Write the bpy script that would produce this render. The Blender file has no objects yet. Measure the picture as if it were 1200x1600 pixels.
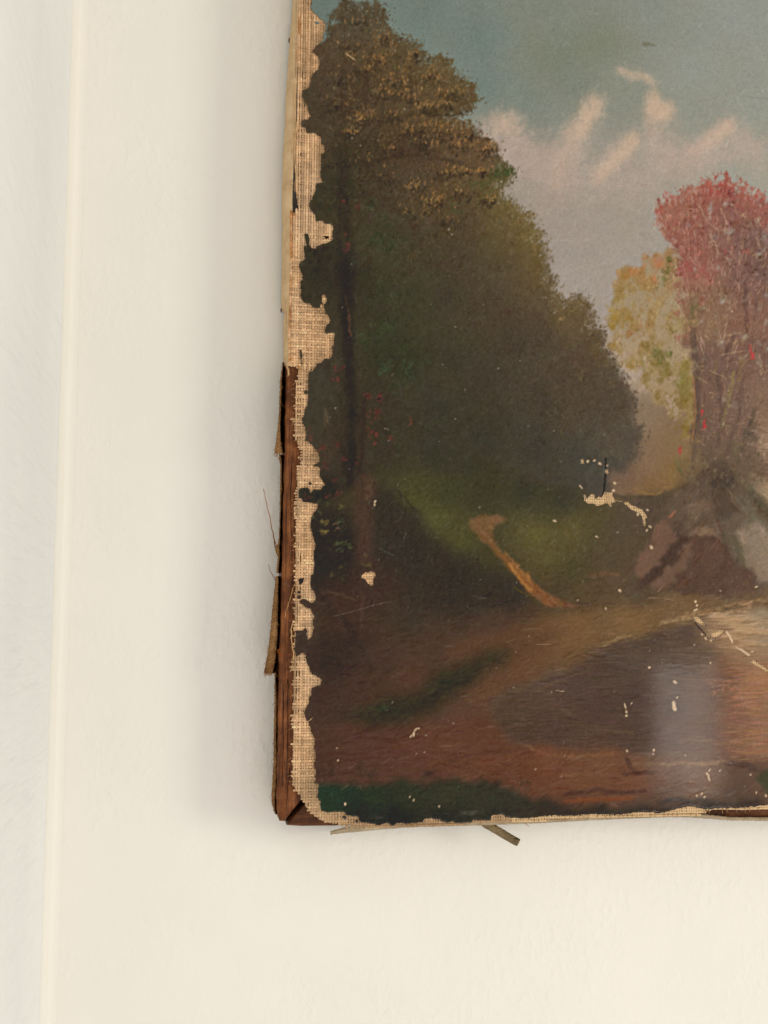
import bpy, bmesh, math, random
import numpy as np
from mathutils import Vector, Matrix

# ---------------------------------------------------------------- camera
# World: X to the right along the wall, Z up, Y into the wall. The front of the painting is
# the plane Y = 0, the wall lies WALL behind it. One unit of the layout lists is 0.2 mm.
FPX, UNIT, WALL = 1900.0, 0.0002, 0.0165
def solve_axes():
    K = np.array([[FPX, 0, 600], [0, FPX, 800], [0, 0, 1.0]]); Ki = np.linalg.inv(K)
    L = lambda a, b: np.cross([*a, 1], [*b, 1])
    v = np.cross(L((452, 0), (432, 1280)), L((130, 0), (79, 1600))); v = v / v[2]     # the verticals meet here
    dz = Ki @ v; dz /= np.linalg.norm(dz)
    if dz[1] > 0: dz = -dz
    nb = K.T @ L((450, 1290), (1200, 1277))
    dx = np.cross(dz, nb); dx /= np.linalg.norm(dx)
    if dx[0] < 0: dx = -dx
    return dx, np.cross(dz, dx), dz
DX, DY, DZ = solve_axes()
R_WC = np.stack([DX, DY, DZ])                       # camera (x right, y down, z forward) -> world
CAM = -R_WC @ np.array([0, 0, FPX * UNIT])
def P(px, py, depth=0.0):
    """point of the plane Y = depth (metres) at layout position px, py"""
    d = R_WC @ np.array([(px - 600) / FPX, (py - 800) / FPX, 1.0])
    return CAM + d * ((depth - CAM[1]) / d[1])
def project(X, Y, Z):
    q = (np.stack([X - CAM[0], Y - CAM[1], Z - CAM[2]], -1)) @ R_WC
    return q[..., 0] / q[..., 2] * FPX + 600, q[..., 1] / q[..., 2] * FPX + 800

scene = bpy.context.scene
cam_data = bpy.data.cameras.new('camera'); cam = bpy.data.objects.new('camera', cam_data)
scene.collection.objects.link(cam); scene.camera = cam
cam_data.sensor_fit = 'VERTICAL'; cam_data.sensor_height = 24.0; cam_data.lens = FPX / 1600 * 24.0
cam_data.clip_start = 0.01; cam_data.clip_end = 50
m = Matrix(((R_WC[0, 0], -R_WC[0, 1], -R_WC[0, 2], CAM[0]), (R_WC[1, 0], -R_WC[1, 1], -R_WC[1, 2], CAM[1]), (R_WC[2, 0], -R_WC[2, 1], -R_WC[2, 2], CAM[2]), (0, 0, 0, 1)))
cam.matrix_world = m
fp = P(640, 800) - CAM
cam_data.dof.use_dof = True
cam_data.dof.focus_distance = float((R_WC.T @ fp)[2])
cam_data.dof.aperture_fstop = 15.0

# ---------------------------------------------------------------- light of the room
world = bpy.data.worlds.new('World'); scene.world = world; world.use_nodes = True
bg = world.node_tree.nodes['Background']
bg.inputs[0].default_value = (1.0, 0.902, 0.83, 1); bg.inputs[1].default_value = 0.735
def area(name, loc, target, sx, sy, power, color):
    d = bpy.data.lights.new(name, 'AREA'); d.shape = 'RECTANGLE'; d.size = sx; d.size_y = sy; d.energy = power; d.color = color
    o = bpy.data.objects.new(name, d); scene.collection.objects.link(o)
    o.location = loc; o.rotation_euler = (Vector(target) - Vector(loc)).to_track_quat('-Z', 'Y').to_euler()
    return o
area('room_lamp', (1.15, -0.66, -0.02), (-0.02, 0.0, 0.0), 0.30, 0.5, 6.5, (1.0, 0.965, 0.78))
area('low_fill', (0.15, -1.35, -0.85), (0.0, 0.0, 0.0), 0.8, 0.8, 4.0, (1.0, 0.92, 0.84))  # unseen fill from front below, added to lighten the shadow beside the painting
# a pale lit doorway across the room, seen only as a faint sheen in the varnish
def mirror_point(px, py, dist):
    p = P(px, py); d = p - CAM; d = d / np.linalg.norm(d); d = d * np.array([1, -1, 1])
    return p + d * dist
a0, a1 = mirror_point(1019, 1036, 0.6), mirror_point(1125, 1240, 0.6)
ctr = (a0 + a1) / 2
area('doorway_light', tuple(ctr), tuple(P(1072, 1138)), abs(a1[0] - a0[0]), abs(a1[2] - a0[2]), 0.048, (1.0, 0.98, 0.93))

vs = scene.view_settings
vs.view_transform = 'Standard'; vs.look = 'None'; vs.exposure = 0.0; vs.gamma = 1.0; vs.use_curve_mapping = False

# ---------------------------------------------------------------- the painted picture
# A small numpy "painter": brush dabs laid down region by region, giving the oil
# paint's own colours (display values) and its relief. Coordinates are measured on
# the paint surface in units of 0.2 mm.
X0, Y0, PW, PH = 430, -170, 960, 1480
rng = np.random.default_rng(11)
YY, XX = np.mgrid[0:PH, 0:PW].astype(np.float32)
XX += X0; YY += Y0

def upsample(g, h, w):
    gh, gw = g.shape[:2]
    def axis(n, m):
        t = np.linspace(0, m - 1.001, n); i = t.astype(int); f = t - i
        return i, (f * f * (3 - 2 * f)).astype(np.float32)
    yi, yf = axis(h, gh); xi, xf = axis(w, gw)
    if g.ndim == 3: yf = yf[:, None, None]; xf = xf[None, :, None]
    else: yf = yf[:, None]; xf = xf[None]
    a = g[yi] * (1 - yf) + g[yi + 1] * yf
    return a[:, xi] * (1 - xf) + a[:, xi + 1] * xf

def noise(sx, sy=None, octaves=1, seed=0):
    """value noise about -1..1, cell size sx by sy units"""
    r = np.random.default_rng(seed); sy = sy or sx
    out = np.zeros((PH, PW), np.float32); amp = 1.0; tot = 0
    for o in range(octaves):
        g = r.uniform(-1, 1, (int(PH / sy) + 3, int(PW / sx) + 3)).astype(np.float32)
        out += amp * upsample(g, PH, PW); tot += amp
        amp *= .55; sx = max(1.5, sx / 2); sy = max(1.5, sy / 2)
    return out / tot * 1.4

def box1(a, r, ax):
    c = np.cumsum(np.concatenate([np.repeat(np.take(a, [0], ax), r + 1, ax), a, np.repeat(np.take(a, [-1], ax), r, ax)], ax), ax, dtype=np.float64)
    n = a.shape[ax]
    return ((np.take(c, range(2 * r + 1, 2 * r + 1 + n), ax) - np.take(c, range(0, n), ax)) / (2 * r + 1)).astype(np.float32)

def blur(a, s):
    if s < .4: return a
    r = max(1, int(round(s)))
    for _ in range(2):
        a = box1(box1(a, r, 0), r, 1)
    return a

def blur3(a, s): return np.stack([blur(a[..., i], s) for i in range(3)], -1)

WN = [noise(9, octaves=2, seed=101), noise(9, octaves=2, seed=102), noise(26, octaves=2, seed=103), noise(26, octaves=2, seed=104)]

def poly(pts, soft=1.0, rag=0.0, rag2=0.0):
    """mask of a polygon, its outline roughened by noise and softened"""
    pts = np.asarray(pts, np.float32); m = int(rag + rag2 + 4 * soft + 4)
    x0 = max(0, int(pts[:, 0].min() - X0) - m); x1 = min(PW, int(pts[:, 0].max() - X0) + m)
    y0 = max(0, int(pts[:, 1].min() - Y0) - m); y1 = min(PH, int(pts[:, 1].max() - Y0) + m)
    out = np.zeros((PH, PW), np.float32)
    if x1 <= x0 or y1 <= y0: return out
    s = np.s_[y0:y1, x0:x1]
    x = XX[s] + rag * WN[0][s] + rag2 * WN[2][s]; y = YY[s] + rag * WN[1][s] + rag2 * WN[3][s]
    ins = np.zeros(x.shape, bool)
    for (ax, ay), (bx, by) in zip(pts, np.roll(pts, -1, 0)):
        if ay == by: continue
        ins ^= ((ay > y) != (by > y)) & (x < (bx - ax) * (y - ay) / (by - ay) + ax)
    out[s] = blur(ins.astype(np.float32), soft)
    return out

def field(pts, power=2.6):
    """smooth colour field through scattered colour samples (x, y, r, g, b)"""
    p = np.asarray(pts, np.float32); st = 10
    xs = np.arange(0, PW + st, st) + X0; ys = np.arange(0, PH + st, st) + Y0
    gx, gy = np.meshgrid(xs, ys)
    acc = np.zeros(gx.shape + (3,), np.float32); wt = np.zeros(gx.shape, np.float32)
    for q in p:
        w = 1.0 / (((gx - q[0]) ** 2 + (gy - q[1]) ** 2) + 180.0) ** (power / 2)
        acc += w[..., None] * q[2:5]; wt += w
    return upsample(acc / wt[..., None], PH, PW)

IMG = np.zeros((PH, PW, 3), np.float32)
HGT = np.zeros((PH, PW), np.float32)
STAMPS = {}

def stamp(length, width, ang, k):
    key = (int(length * 2), int(width * 2), int(round(ang / 12)) % 15, k)
    if key in STAMPS: return STAMPS[key]
    L, w = length / 2, width / 2
    a = math.radians(key[2] * 12.0); R = int(math.ceil(max(L, w))) + 1
    y, x = np.mgrid[-R:R + 1, -R:R + 1].astype(np.float32)
    u = x * math.cos(a) - y * math.sin(a); v = x * math.sin(a) + y * math.cos(a)   # angle counted anticlockwise from +x
    r = np.random.default_rng(k * 97 + key[0] + 13 * key[1])
    br = r.uniform(.35, 1.0, 32)
    d = (np.abs(u) / max(L, .6)) ** 2.4 + (np.abs(v) / max(w, .6)) ** 2.4
    m = np.clip(1.35 - d, 0, 1)
    bristle = np.interp((v / max(w, .6) + 1) * 8 + .9 * np.sin(u / max(L, 1) * 2 + k), np.arange(32), br)
    fade = np.clip(1.1 - .5 * (u / max(L, .6) * (1 if k % 2 else -1) * .5 + .5), 0, 1)
    m = (m * bristle * fade).astype(np.float32)
    STAMPS[key] = (m, R)
    return STAMPS[key]

def dab(x, y, length, width, ang, col, alpha=1.0, h=0.0):
    m, R = stamp(length, width, ang, int(rng.integers(0, 4)))
    ix, iy = int(round(x - X0)), int(round(y - Y0))
    a0, a1, b0, b1 = max(0, iy - R), min(PH, iy + R + 1), max(0, ix - R), min(PW, ix + R + 1)
    if a1 <= a0 or b1 <= b0: return
    mm = m[a0 - iy + R:a1 - iy + R, b0 - ix + R:b1 - ix + R] * alpha
    t = IMG[a0:a1, b0:b1]
    t += mm[..., None] * (np.asarray(col, np.float32) - t)
    if h: HGT[a0:a1, b0:b1] += mm * h

def blend(mask, col, alpha=1.0):
    global IMG
    m = (mask * alpha)[..., None]
    IMG = IMG * (1 - m) + np.asarray(col, np.float32) * m

def line(pts, width, col, alpha=.8, jit=.6, taper=1.0, h=0.0, step=None):
    pts = np.asarray(pts, float)
    for i in range(len(pts) - 1):
        (ax, ay), (bx, by) = pts[i], pts[i + 1]
        n = max(1, int(math.hypot(bx - ax, by - ay) / (step or max(1.2, width * .5))))
        ang = math.degrees(math.atan2(-(by - ay), bx - ax))
        for j in range(n):
            t = (j + .5) / n; g = (i + t) / (len(pts) - 1)
            w = width * (1 + (taper - 1) * g)
            dab(ax + (bx - ax) * t + rng.normal(0, jit), ay + (by - ay) * t + rng.normal(0, jit), w * 2.0, w, ang, np.asarray(col) + rng.normal(0, 3), alpha, h)

def bil0(a, x, y):
    i, j = int(round(y - Y0)), int(round(x - X0))
    return a[i, j] if 0 <= i < PH and 0 <= j < PW else 0

def pick(mask, n):
    p = mask.ravel().astype(np.float64); c = np.cumsum(p)
    i = np.searchsorted(c, rng.uniform(0, c[-1], n))
    return i % PW + X0, i // PW + Y0

def strokes(mask, n, length, width, ang, jitter=6, alpha=.4, spread=25, shift=(0, 0, 0), h=.15, src=None, lum=0.0, rel=False):
    """dabs that take their colour from the picture (or src) under them, varied"""
    xs, ys = pick(mask, n); base = IMG if src is None else src
    sh = np.asarray(shift, float)
    for x, y in zip(xs, ys):
        c = base[int(y - Y0), int(x - X0)]
        jj = jitter * (.35 + c.mean() / 130) if rel else jitter
        c = c + rng.normal(0, jj) + rng.normal(0, jitter * .35, 3) + sh + lum * rng.exponential(1)
        a = ang(x, y) if callable(ang) else ang
        s = rng.uniform(.6, 1.35)
        dab(x, y, length * s, width * s, a + rng.normal(0, spread), c, alpha, h)

def cluster(cx, cy, rx, ry, n, cols, length, width, ang, spread=30, alpha=.7, h=.35, jitter=7):
    cols = np.asarray(cols, float)
    for _ in range(n):
        x = cx + rng.normal(0, rx * .5); y = cy + rng.normal(0, ry * .5); s = rng.uniform(.55, 1.4)
        dab(x, y, length * s, width * s, ang + rng.normal(0, spread), cols[rng.integers(len(cols))] + rng.normal(0, jitter), alpha * rng.uniform(.5, 1), h)

def foliage(mask, n, size, light, dark, src=None, leaf=(4.5, 2.6), alpha=.8, h=.5, warm=(1.15, 1.0, .6), ang=70):
    """n leaf clumps: each a scatter of small opaque dabs, light above, dark below"""
    xs, ys = pick(mask, n); base = (IMG if src is None else src).copy(); wm = np.asarray(warm)
    for x, y in zip(xs, ys):
        r = size * rng.uniform(.5, 1.5); c0 = base[int(y - Y0), int(x - X0)]
        k = rng.normal(0, .5)
        for _ in range(int(rng.integers(5, 13))):
            dx, dy = rng.normal(0, r * .55), rng.normal(0, r * .45)
            lit = -dy / r * .8 - dx / r * .25 + k + rng.normal(0, .4)
            c = c0 + (light * min(lit, 1.8) * wm if lit > 0 else dark * max(lit, -1.6))
            q = rng.uniform(.55, 1.35)
            dab(x + dx, y + dy, leaf[0] * q, leaf[1] * q, ang + rng.normal(0, 40), c + rng.normal(0, 2.5, 3), alpha * rng.uniform(.45, 1), h)

def paint_picture():
    global IMG
    # ---- sky
    sky = field([
        (490, -150, 100, 114, 110), (700, -150, 106, 120, 116), (950, -150, 124, 132, 126), (1200, -140, 138, 144, 138), (1390, -120, 142, 146, 140),
        (500, 20, 106, 120, 114), (650, 25, 113, 126, 119), (750, 60, 113, 126, 120), (850, 30, 125, 131, 121), (930, 70, 126, 131, 117), (860, 100, 121, 128, 114),
        (1010, 30, 134, 139, 131), (1150, 40, 142, 146, 141), (1380, 60, 146, 148, 142), (1090, 110, 141, 146, 139), (1190, 130, 145, 148, 140), (760, 140, 112, 126, 120),
        (820, 160, 120, 130, 121), (900, 130, 124, 131, 121), (960, 160, 136, 139, 128), (1080, 190, 142, 144, 134), (1180, 190, 146, 148, 138), (840, 190, 130, 134, 126),
        (780, 240, 160, 148, 137), (830, 260, 162, 149, 139), (940, 240, 150, 145, 135), (1060, 250, 160, 151, 139), (1190, 290, 156, 153, 143), (1000, 300, 163, 152, 141),
        (850, 320, 160, 149, 140), (920, 350, 158, 148, 139), (860, 390, 158, 147, 140), (950, 410, 158, 148, 140), (900, 440, 160, 150, 142), (1010, 360, 158, 149, 140),
        (1240, 350, 154, 150, 141), (1390, 300, 150, 148, 140), (960, 520, 162, 150, 141), (980, 570, 170, 155, 143), (1000, 620, 160, 142, 124), (980, 660, 130, 113, 95),
        (1020, 700, 124, 102, 82), (1010, 750, 122, 97, 72), (1060, 740, 122, 98, 66), (960, 740, 104, 86, 74), (1200, 700, 165, 142, 116), (1390, 700, 150, 130, 108)])
    IMG = sky.copy()
    full = np.ones((PH, PW), np.float32); skym = (YY < 470).astype(np.float32)
    strokes(skym, 2600, 34, 8, lambda x, y: 15 + 20 * math.sin(x * .01), 3.0, .28, 25, h=.05)
    strokes(skym, 2600, 14, 4, 120, 4.0, .28, 50, h=.08)
    strokes(poly([(900, 140), (1420, 140), (1420, 420), (820, 420), (780, 260)], 20), 4200, 8, 2.6, 70, 6, .3, 40, h=.12)
    blend(poly([(835, 40), (1000, 50), (1010, 80), (930, 95), (800, 90)], 12, 4, 8), (120, 124, 108), .3)
    # ---- clouds, dragged on with a half dry brush
    def cloud(sp, w, n, cols, ang, alpha=.32):
        sp = np.asarray(sp, float)
        for _ in range(int(n * 1.7)):
            t = rng.uniform(0, len(sp) - 1.001); i = int(t); f = t - i
            c = sp[i] * (1 - f) + sp[i + 1] * f
            q = np.asarray(cols[rng.integers(len(cols))], float) + rng.normal(0, 5)
            dab(c[0] + rng.normal(0, w * .55), c[1] + rng.normal(0, w * .55), rng.uniform(5, 14), rng.uniform(2, 6.5), ang + rng.normal(0, 28), q, alpha * rng.uniform(.4, 1), .14)
    P1, P2, P3 = (188, 164, 148), (194, 171, 148), (184, 158, 146)
    cloud([(748, 215), (765, 198), (790, 188), (806, 206), (824, 228)], 22, 260, [P1, P3, (178, 156, 144)], 60)
    cloud([(756, 240), (800, 240), (840, 252)], 26, 240, [(172, 154, 143), P3], 40, .25)
    cloud([(931, 160), (922, 178), (905, 200), (890, 222)], 17, 330, [P1, P2, P2], 62, .4)
    cloud([(893, 225), (880, 250), (868, 285)], 13, 170, [P1, P2], 62, .3)
    cloud([(850, 235), (870, 245), (840, 262)], 22, 150, [P3, (176, 158, 146)], 50, .26)
    cloud([(965, 110), (984, 118), (1006, 119), (1024, 134)], 7, 130, [(182, 163, 143), (176, 160, 142)], -25, .45)
    cloud([(1018, 150), (1022, 170), (1030, 180), (1048, 172)], 14, 260, [(184, 165, 140), P2, (178, 160, 140)], 75, .42)
    cloud([(1012, 180), (1016, 210), (1020, 235)], 13, 150, [(176, 159, 143), P1], 80, .3)
    cloud([(992, 214), (975, 236), (950, 260), (928, 282)], 11, 270, [P1, P2, (196, 170, 142)], 48, .42)
    cloud([(1075, 240), (1100, 228), (1122, 208), (1140, 195)], 12, 220, [P3, (188, 160, 150), P1], 38, .42)
    cloud([(1140, 196), (1160, 214), (1186, 240)], 18, 200, [(176, 158, 146), P3, (168, 156, 144)], -35, .3)
    cloud([(1060, 255), (1110, 245), (1160, 240)], 18, 200, [(174, 157, 145), P3], 15, .25)
    cloud([(1240, 250), (1300, 235), (1380, 240)], 22, 260, [(176, 158, 146), P3], 25, .3)
    cloud([(900, 300), (960, 290), (1010, 285)], 26, 160, [(168, 154, 142)], 20, .2)
    CB = [(182, 162, 149), (188, 164, 151), (175, 158, 146)]
    for sp_, w_, n_ in [([(752, 225), (800, 232), (850, 248), (890, 250)], 34, 520), ([(845, 262), (880, 285), (930, 292)], 30, 360), ([(905, 215), (895, 245), (880, 275)], 26, 360), ([(985, 225), (960, 255), (935, 285)], 24, 360),
                        ([(1030, 200), (1040, 235), (1020, 262)], 26, 320), ([(1060, 250), (1110, 232), (1150, 222), (1195, 250)], 30, 520), ([(960, 290), (1040, 275), (1120, 268)], 30, 360), ([(1200, 260), (1290, 245), (1390, 250)], 30, 380)]:
        cloud(sp_, w_ * 1.15, int(n_ * 1.5), CB, 55, .24)
    for sp_, w_, n_, an in [([(930, 160), (918, 185), (898, 212)], 20, 240, 62), ([(990, 216), (960, 248), (932, 280)], 13, 200, 48), ([(1020, 155), (1026, 178), (1044, 174)], 17, 200, 75), ([(1095, 232), (1122, 210), (1142, 194)], 14, 170, 38), ([(770, 200), (792, 190), (812, 212)], 20, 170, 60)]:
        cloud(sp_, w_, n_, [P1, P2, (198, 174, 154)], an, .34)
    strokes(poly([(800, 260), (1420, 240), (1420, 480), (800, 480)], 16), 2600, 16, 4, 100, 4, .25, 60, h=.08)
    sm = blur((YY < 480).astype(np.float32), 4)[..., None] * .55
    IMG = IMG * (1 - sm) + blur3(IMG, 4) * sm
    strokes(skym, 3800, 8, 2.2, 95, 6, .4, 50, h=.2)
    line([(860, 375), (900, 378), (925, 374)], 3.5, (168, 154, 144), .3)
    line([(893, 424), (905, 417), (925, 413)], 1.4, (176, 163, 150), .55, .2, h=.8)
    line([(905, 417), (898, 424)], 1.2, (174, 160, 148), .5, .2, h=.6)

    # ---- far haze between the trees
    blend(poly([(950, 640), (1010, 612), (1060, 640), (1095, 620), (1100, 770), (930, 790)], 14, 4, 6), field([
        (960, 650, 120, 104, 90), (1010, 660, 131, 112, 93), (1050, 690, 130, 106, 78), (1010, 720, 128, 103, 80), (980, 740, 112, 90, 76), (1060, 745, 128, 102, 64), (1020, 765, 122, 94, 62), (960, 690, 100, 88, 78)]), .9)
    strokes(poly([(960, 650), (1080, 650), (1090, 770), (950, 780)], 8), 380, 12, 4, 90, 5, .3, 30)

    # ---- the yellow tree
    ytree = poly([(962, 428), (975, 418), (985, 425), (1000, 412), (1003, 398), (1022, 400), (1034, 408), (1045, 396), (1060, 400), (1085, 440), (1090, 520), (1095, 700), (1070, 690), (1060, 640),
                  (1040, 655), (1025, 625), (1010, 605), (1000, 570), (985, 585), (968, 560), (955, 540), (948, 505), (955, 480), (968, 470)], 2.5, 7, 9)
    yf = field([(980, 430, 146, 116, 70), (1010, 415, 160, 112, 74), (1000, 460, 146, 122, 74), (970, 490, 148, 124, 72), (960, 525, 146, 118, 66), (1010, 510, 144, 112, 70), (1040, 480, 156, 136, 96),
                (1060, 440, 150, 116, 84), (1040, 530, 150, 128, 88), (1075, 470, 138, 96, 80), (1030, 560, 118, 104, 58), (1070, 590, 122, 110, 60), (1045, 600, 124, 106, 62), (1080, 640, 120, 100, 58), (1060, 680, 124, 102, 58), (990, 560, 150, 126, 82)])
    ybrk = np.clip(.62 + 1.4 * noise(13, 17, octaves=2, seed=62), 0, 1)
    blend(ytree, (154, 130, 92), .6)
    blend(ytree * ybrk, yf, .8)
    strokes(ytree * ybrk, 1100, 9, 4, 85, 9, .5, 35, h=.3)
    for cx, cy, r, c in [(975, 430, 10, (156, 116, 66)), (990, 425, 9, (168, 112, 74)), (1018, 406, 10, (172, 114, 78)), (1030, 412, 7, (166, 110, 76)), (1022, 432, 8, (176, 118, 84)), (984, 450, 11, (148, 120, 66)),
                         (970, 472, 9, (150, 128, 78)), (957, 492, 9, (150, 122, 62)), (975, 505, 12, (150, 120, 64)), (985, 520, 12, (148, 106, 66)), (1003, 512, 13, (146, 106, 72)), (955, 512, 8, (148, 118, 64)),
                         (965, 540, 9, (146, 116, 64)), (982, 572, 9, (146, 118, 66)), (1005, 545, 8, (124, 98, 60)), (1020, 580, 12, (132, 112, 56)), (1045, 585, 14, (118, 100, 52)), (1062, 600, 12, (112, 104, 56)),
                         (1030, 615, 10, (122, 100, 58)), (1062, 650, 13, (124, 100, 56)), (1072, 665, 11, (120, 102, 50)), (1065, 570, 12, (138, 114, 62)), (1050, 625, 12, (112, 96, 54))]:
        cluster(cx, cy, r * 1.1, r * 1.2, 15, [c], 7.5, 5, 70, 40, .6, .35)
    for cx, cy, r in [(1038, 434, 9), (1043, 422, 6), (1030, 560, 7), (1044, 552, 5), (1026, 552, 6), (1046, 406, 4)]:
        cluster(cx, cy, r, r * 1.2, 14, [(98, 98, 58), (106, 102, 62)], 7, 5, 70, 30, .75, .35)
    for cx, cy, rx, ry, n in [(976, 556, 13, 11, 40), (992, 590, 15, 16, 60), (982, 610, 12, 10, 34), (1006, 606, 14, 9, 30), (1046, 630, 9, 12, 34), (1054, 645, 10, 12, 40), (1010, 560, 6, 12, 16), (962, 560, 7, 10, 20), (948, 525, 9, 12, 20), (968, 534, 7, 8, 14)]:
        cluster(cx, cy, rx, ry, n, [(172, 154, 140), (168, 148, 128), (164, 142, 118)], 8, 4, 75, 30, .55, .3)
    foliage(ytree * ybrk, 190, 8, 14, 18, alpha=.6, leaf=(5, 3))
    for _ in range(190):       # pale dry strokes in the yellow crown
        x, y = rng.uniform(985, 1075), rng.uniform(430, 570)
        dab(x, y, rng.uniform(6, 15), 1.5, rng.normal(95, 22), (176, 154, 116) + rng.normal(0, 8, 3), .45, .5)

    # ---- the red tree
    rtree = poly([(1022, 326), (1030, 318), (1040, 310), (1055, 312), (1068, 298), (1085, 300), (1098, 292), (1110, 286), (1120, 278), (1135, 277), (1145, 288), (1160, 290), (1172, 300), (1188, 305), (1200, 322),
                  (1260, 330), (1300, 400), (1310, 560), (1290, 700), (1230, 760), (1110, 740), (1082, 700), (1080, 620), (1072, 560), (1060, 480), (1056, 420), (1052, 395), (1040, 378), (1026, 356)], 2.0, 6, 5)
    rf = field([(1035, 335, 156, 98, 82), (1060, 320, 154, 96, 80), (1070, 360, 146, 84, 74), (1115, 300, 152, 76, 68), (1140, 290, 160, 76, 66), (1165, 310, 152, 84, 74), (1190, 330, 140, 82, 74), (1140, 330, 116, 78, 74),
                (1090, 390, 136, 78, 72), (1070, 420, 154, 84, 78), (1100, 430, 150, 90, 80), (1140, 380, 118, 86, 80), (1180, 370, 100, 74, 70), (1190, 430, 96, 72, 68), (1150, 440, 104, 78, 74), (1120, 460, 124, 96, 74),
                (1080, 480, 120, 98, 68), (1060, 500, 140, 98, 80), (1110, 510, 124, 100, 74), (1150, 500, 120, 84, 72), (1190, 500, 126, 90, 76), (1180, 550, 100, 76, 68), (1130, 560, 96, 74, 66), (1095, 570, 86, 70, 62),
                (1110, 620, 98, 78, 68), (1150, 640, 100, 80, 70), (1190, 620, 116, 94, 78), (1090, 660, 84, 68, 60), (1120, 690, 96, 78, 66), (1170, 690, 100, 82, 70), (1200, 680, 132, 110, 88), (1130, 725, 82, 72, 66), (1280, 500, 110, 82, 72), (1280, 650, 120, 96, 80), (1280, 380, 120, 76, 70)])
    rf = rf * .72 + np.asarray((140, 108, 94), np.float32) * .28
    rbrk = np.clip(.5 + 1.3 * noise(11, octaves=2, seed=61) + np.clip((blur(rtree, 12) - .55) * 3, -.4, 1.2), 0, 1)
    blend(rtree * rbrk, rf, .93)
    strokes(rtree * (YY < 470), 900, 12, 6, 70, 10, .55, 30, h=.35)
    strokes(rtree * (YY >= 470), 1100, 10, 4, 70, 9, .5, 40, h=.3)
    for cx, cy, r, n, c in [(1036, 330, 11, 18, (164, 104, 88)), (1030, 345, 8, 12, (170, 100, 84)), (1052, 318, 9, 14, (162, 102, 86)), (1075, 305, 8, 13, (164, 98, 80)), (1072, 326, 10, 10, (134, 88, 68)),
                            (1112, 296, 8, 20, (158, 72, 64)), (1132, 288, 11, 26, (164, 74, 64)), (1125, 304, 9, 16, (154, 70, 64)), (1158, 300, 11, 20, (162, 82, 70)), (1150, 315, 9, 14, (156, 78, 72)), (1178, 308, 6, 10, (160, 84, 74)),
                            (1172, 318, 7, 10, (152, 82, 72)), (1145, 312, 9, 18, (112, 74, 76)), (1140, 326, 8, 12, (112, 74, 74)), (1082, 368, 12, 20, (142, 74, 68)), (1085, 350, 9, 14, (132, 76, 68)), (1035, 362, 6, 10, (172, 102, 84)),
                            (1066, 416, 13, 34, (158, 78, 76)), (1098, 424, 13, 30, (160, 86, 82)), (1075, 400, 10, 16, (146, 84, 76)), (1108, 440, 8, 12, (164, 92, 86)), (1140, 390, 7, 12, (160, 84, 78)), (1163, 392, 5, 8, (166, 88, 78)),
                            (1118, 375, 14, 20, (118, 84, 80)), (1160, 370, 16, 26, (96, 72, 70)), (1185, 420, 14, 26, (88, 68, 66)), (1160, 420, 12, 16, (110, 84, 82)), (1195, 345, 9, 14, (150, 80, 74)),
                            (1058, 470, 7, 16, (140, 80, 72)), (1056, 490, 6, 12, (146, 80, 72)), (1060, 528, 6, 14, (152, 82, 72)), (1095, 470, 7, 10, (146, 78, 72)), (1085, 480, 9, 26, (104, 102, 70)), (1082, 498, 8, 18, (104, 100, 68)),
                            (1125, 455, 16, 30, (118, 96, 70)), (1160, 470, 12, 14, (100, 70, 64))]:
        cluster(cx, cy, r * 1.25, r * 1.25, n, [np.asarray(c) * .86 + np.asarray((140, 106, 92)) * .14], 7, 3.6, 75, 30, .6, .4)
    foliage(rtree * (YY < 470), 260, 8, 24, 34, alpha=.7, warm=(1.2, .8, .7), leaf=(5, 3))
    foliage(rtree * (YY >= 450) * (YY < 730), 300, 8, 26, 20, alpha=.62, warm=(1.1, .95, .75), leaf=(4, 2.2))
    for _ in range(900):
        x, y = rng.uniform(1022, 1380), rng.uniform(285, 700)
        if bil0(rtree, x, y) < .5: continue
        a = math.degrees(math.atan2(-(y - 760), x - 1125)) + rng.normal(0, 12)
        c = IMG[int(y - Y0), int(x - X0)]; k = rng.uniform()
        c = (np.asarray((184, 146, 126)) if y < 470 else np.asarray((160, 128, 98))) + rng.normal(0, 8) if k < .3 else (c * .72 if k < .62 else c + np.asarray((16, 2, 2)))
        dab(x, y, rng.uniform(7, 22), rng.uniform(1.2, 3), a, c, rng.uniform(.2, .55), .6)
    RT = [(1022, 326), (1030, 318), (1040, 310), (1055, 312), (1068, 298), (1085, 300), (1098, 292), (1110, 286), (1120, 278), (1135, 277), (1145, 288), (1160, 290), (1172, 300), (1188, 305), (1200, 322), (1260, 330)]
    for i in range(len(RT) - 1):
        for t in (0, .35, .7):
            x = RT[i][0] * (1 - t) + RT[i + 1][0] * t + rng.normal(0, 3); y = RT[i][1] * (1 - t) + RT[i + 1][1] * t + rng.normal(2, 4)
            a = math.degrees(math.atan2(-(y - 520), x - 1125)); c = np.asarray((160, 92, 80)) + rng.normal(0, 10)
            for _ in range(int(rng.integers(3, 8))): dab(x + rng.normal(0, 3.4), y + rng.normal(0, 3.4), rng.uniform(5, 9), rng.uniform(2.5, 4.5), a + rng.normal(0, 25), c + rng.normal(0, 6), rng.uniform(.4, .85), .5)
            if rng.uniform() < .35: dab(x + rng.normal(0, 4), y + 6 + rng.normal(0, 4), 9, 3, a, (168, 152, 140), .5, .3)
    rin = blur(rtree, 10); rb = np.clip(rin * (1 - rin) * 4, 0, 1) * (rtree > .5) * (YY < 460) * (XX < 1300)
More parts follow.
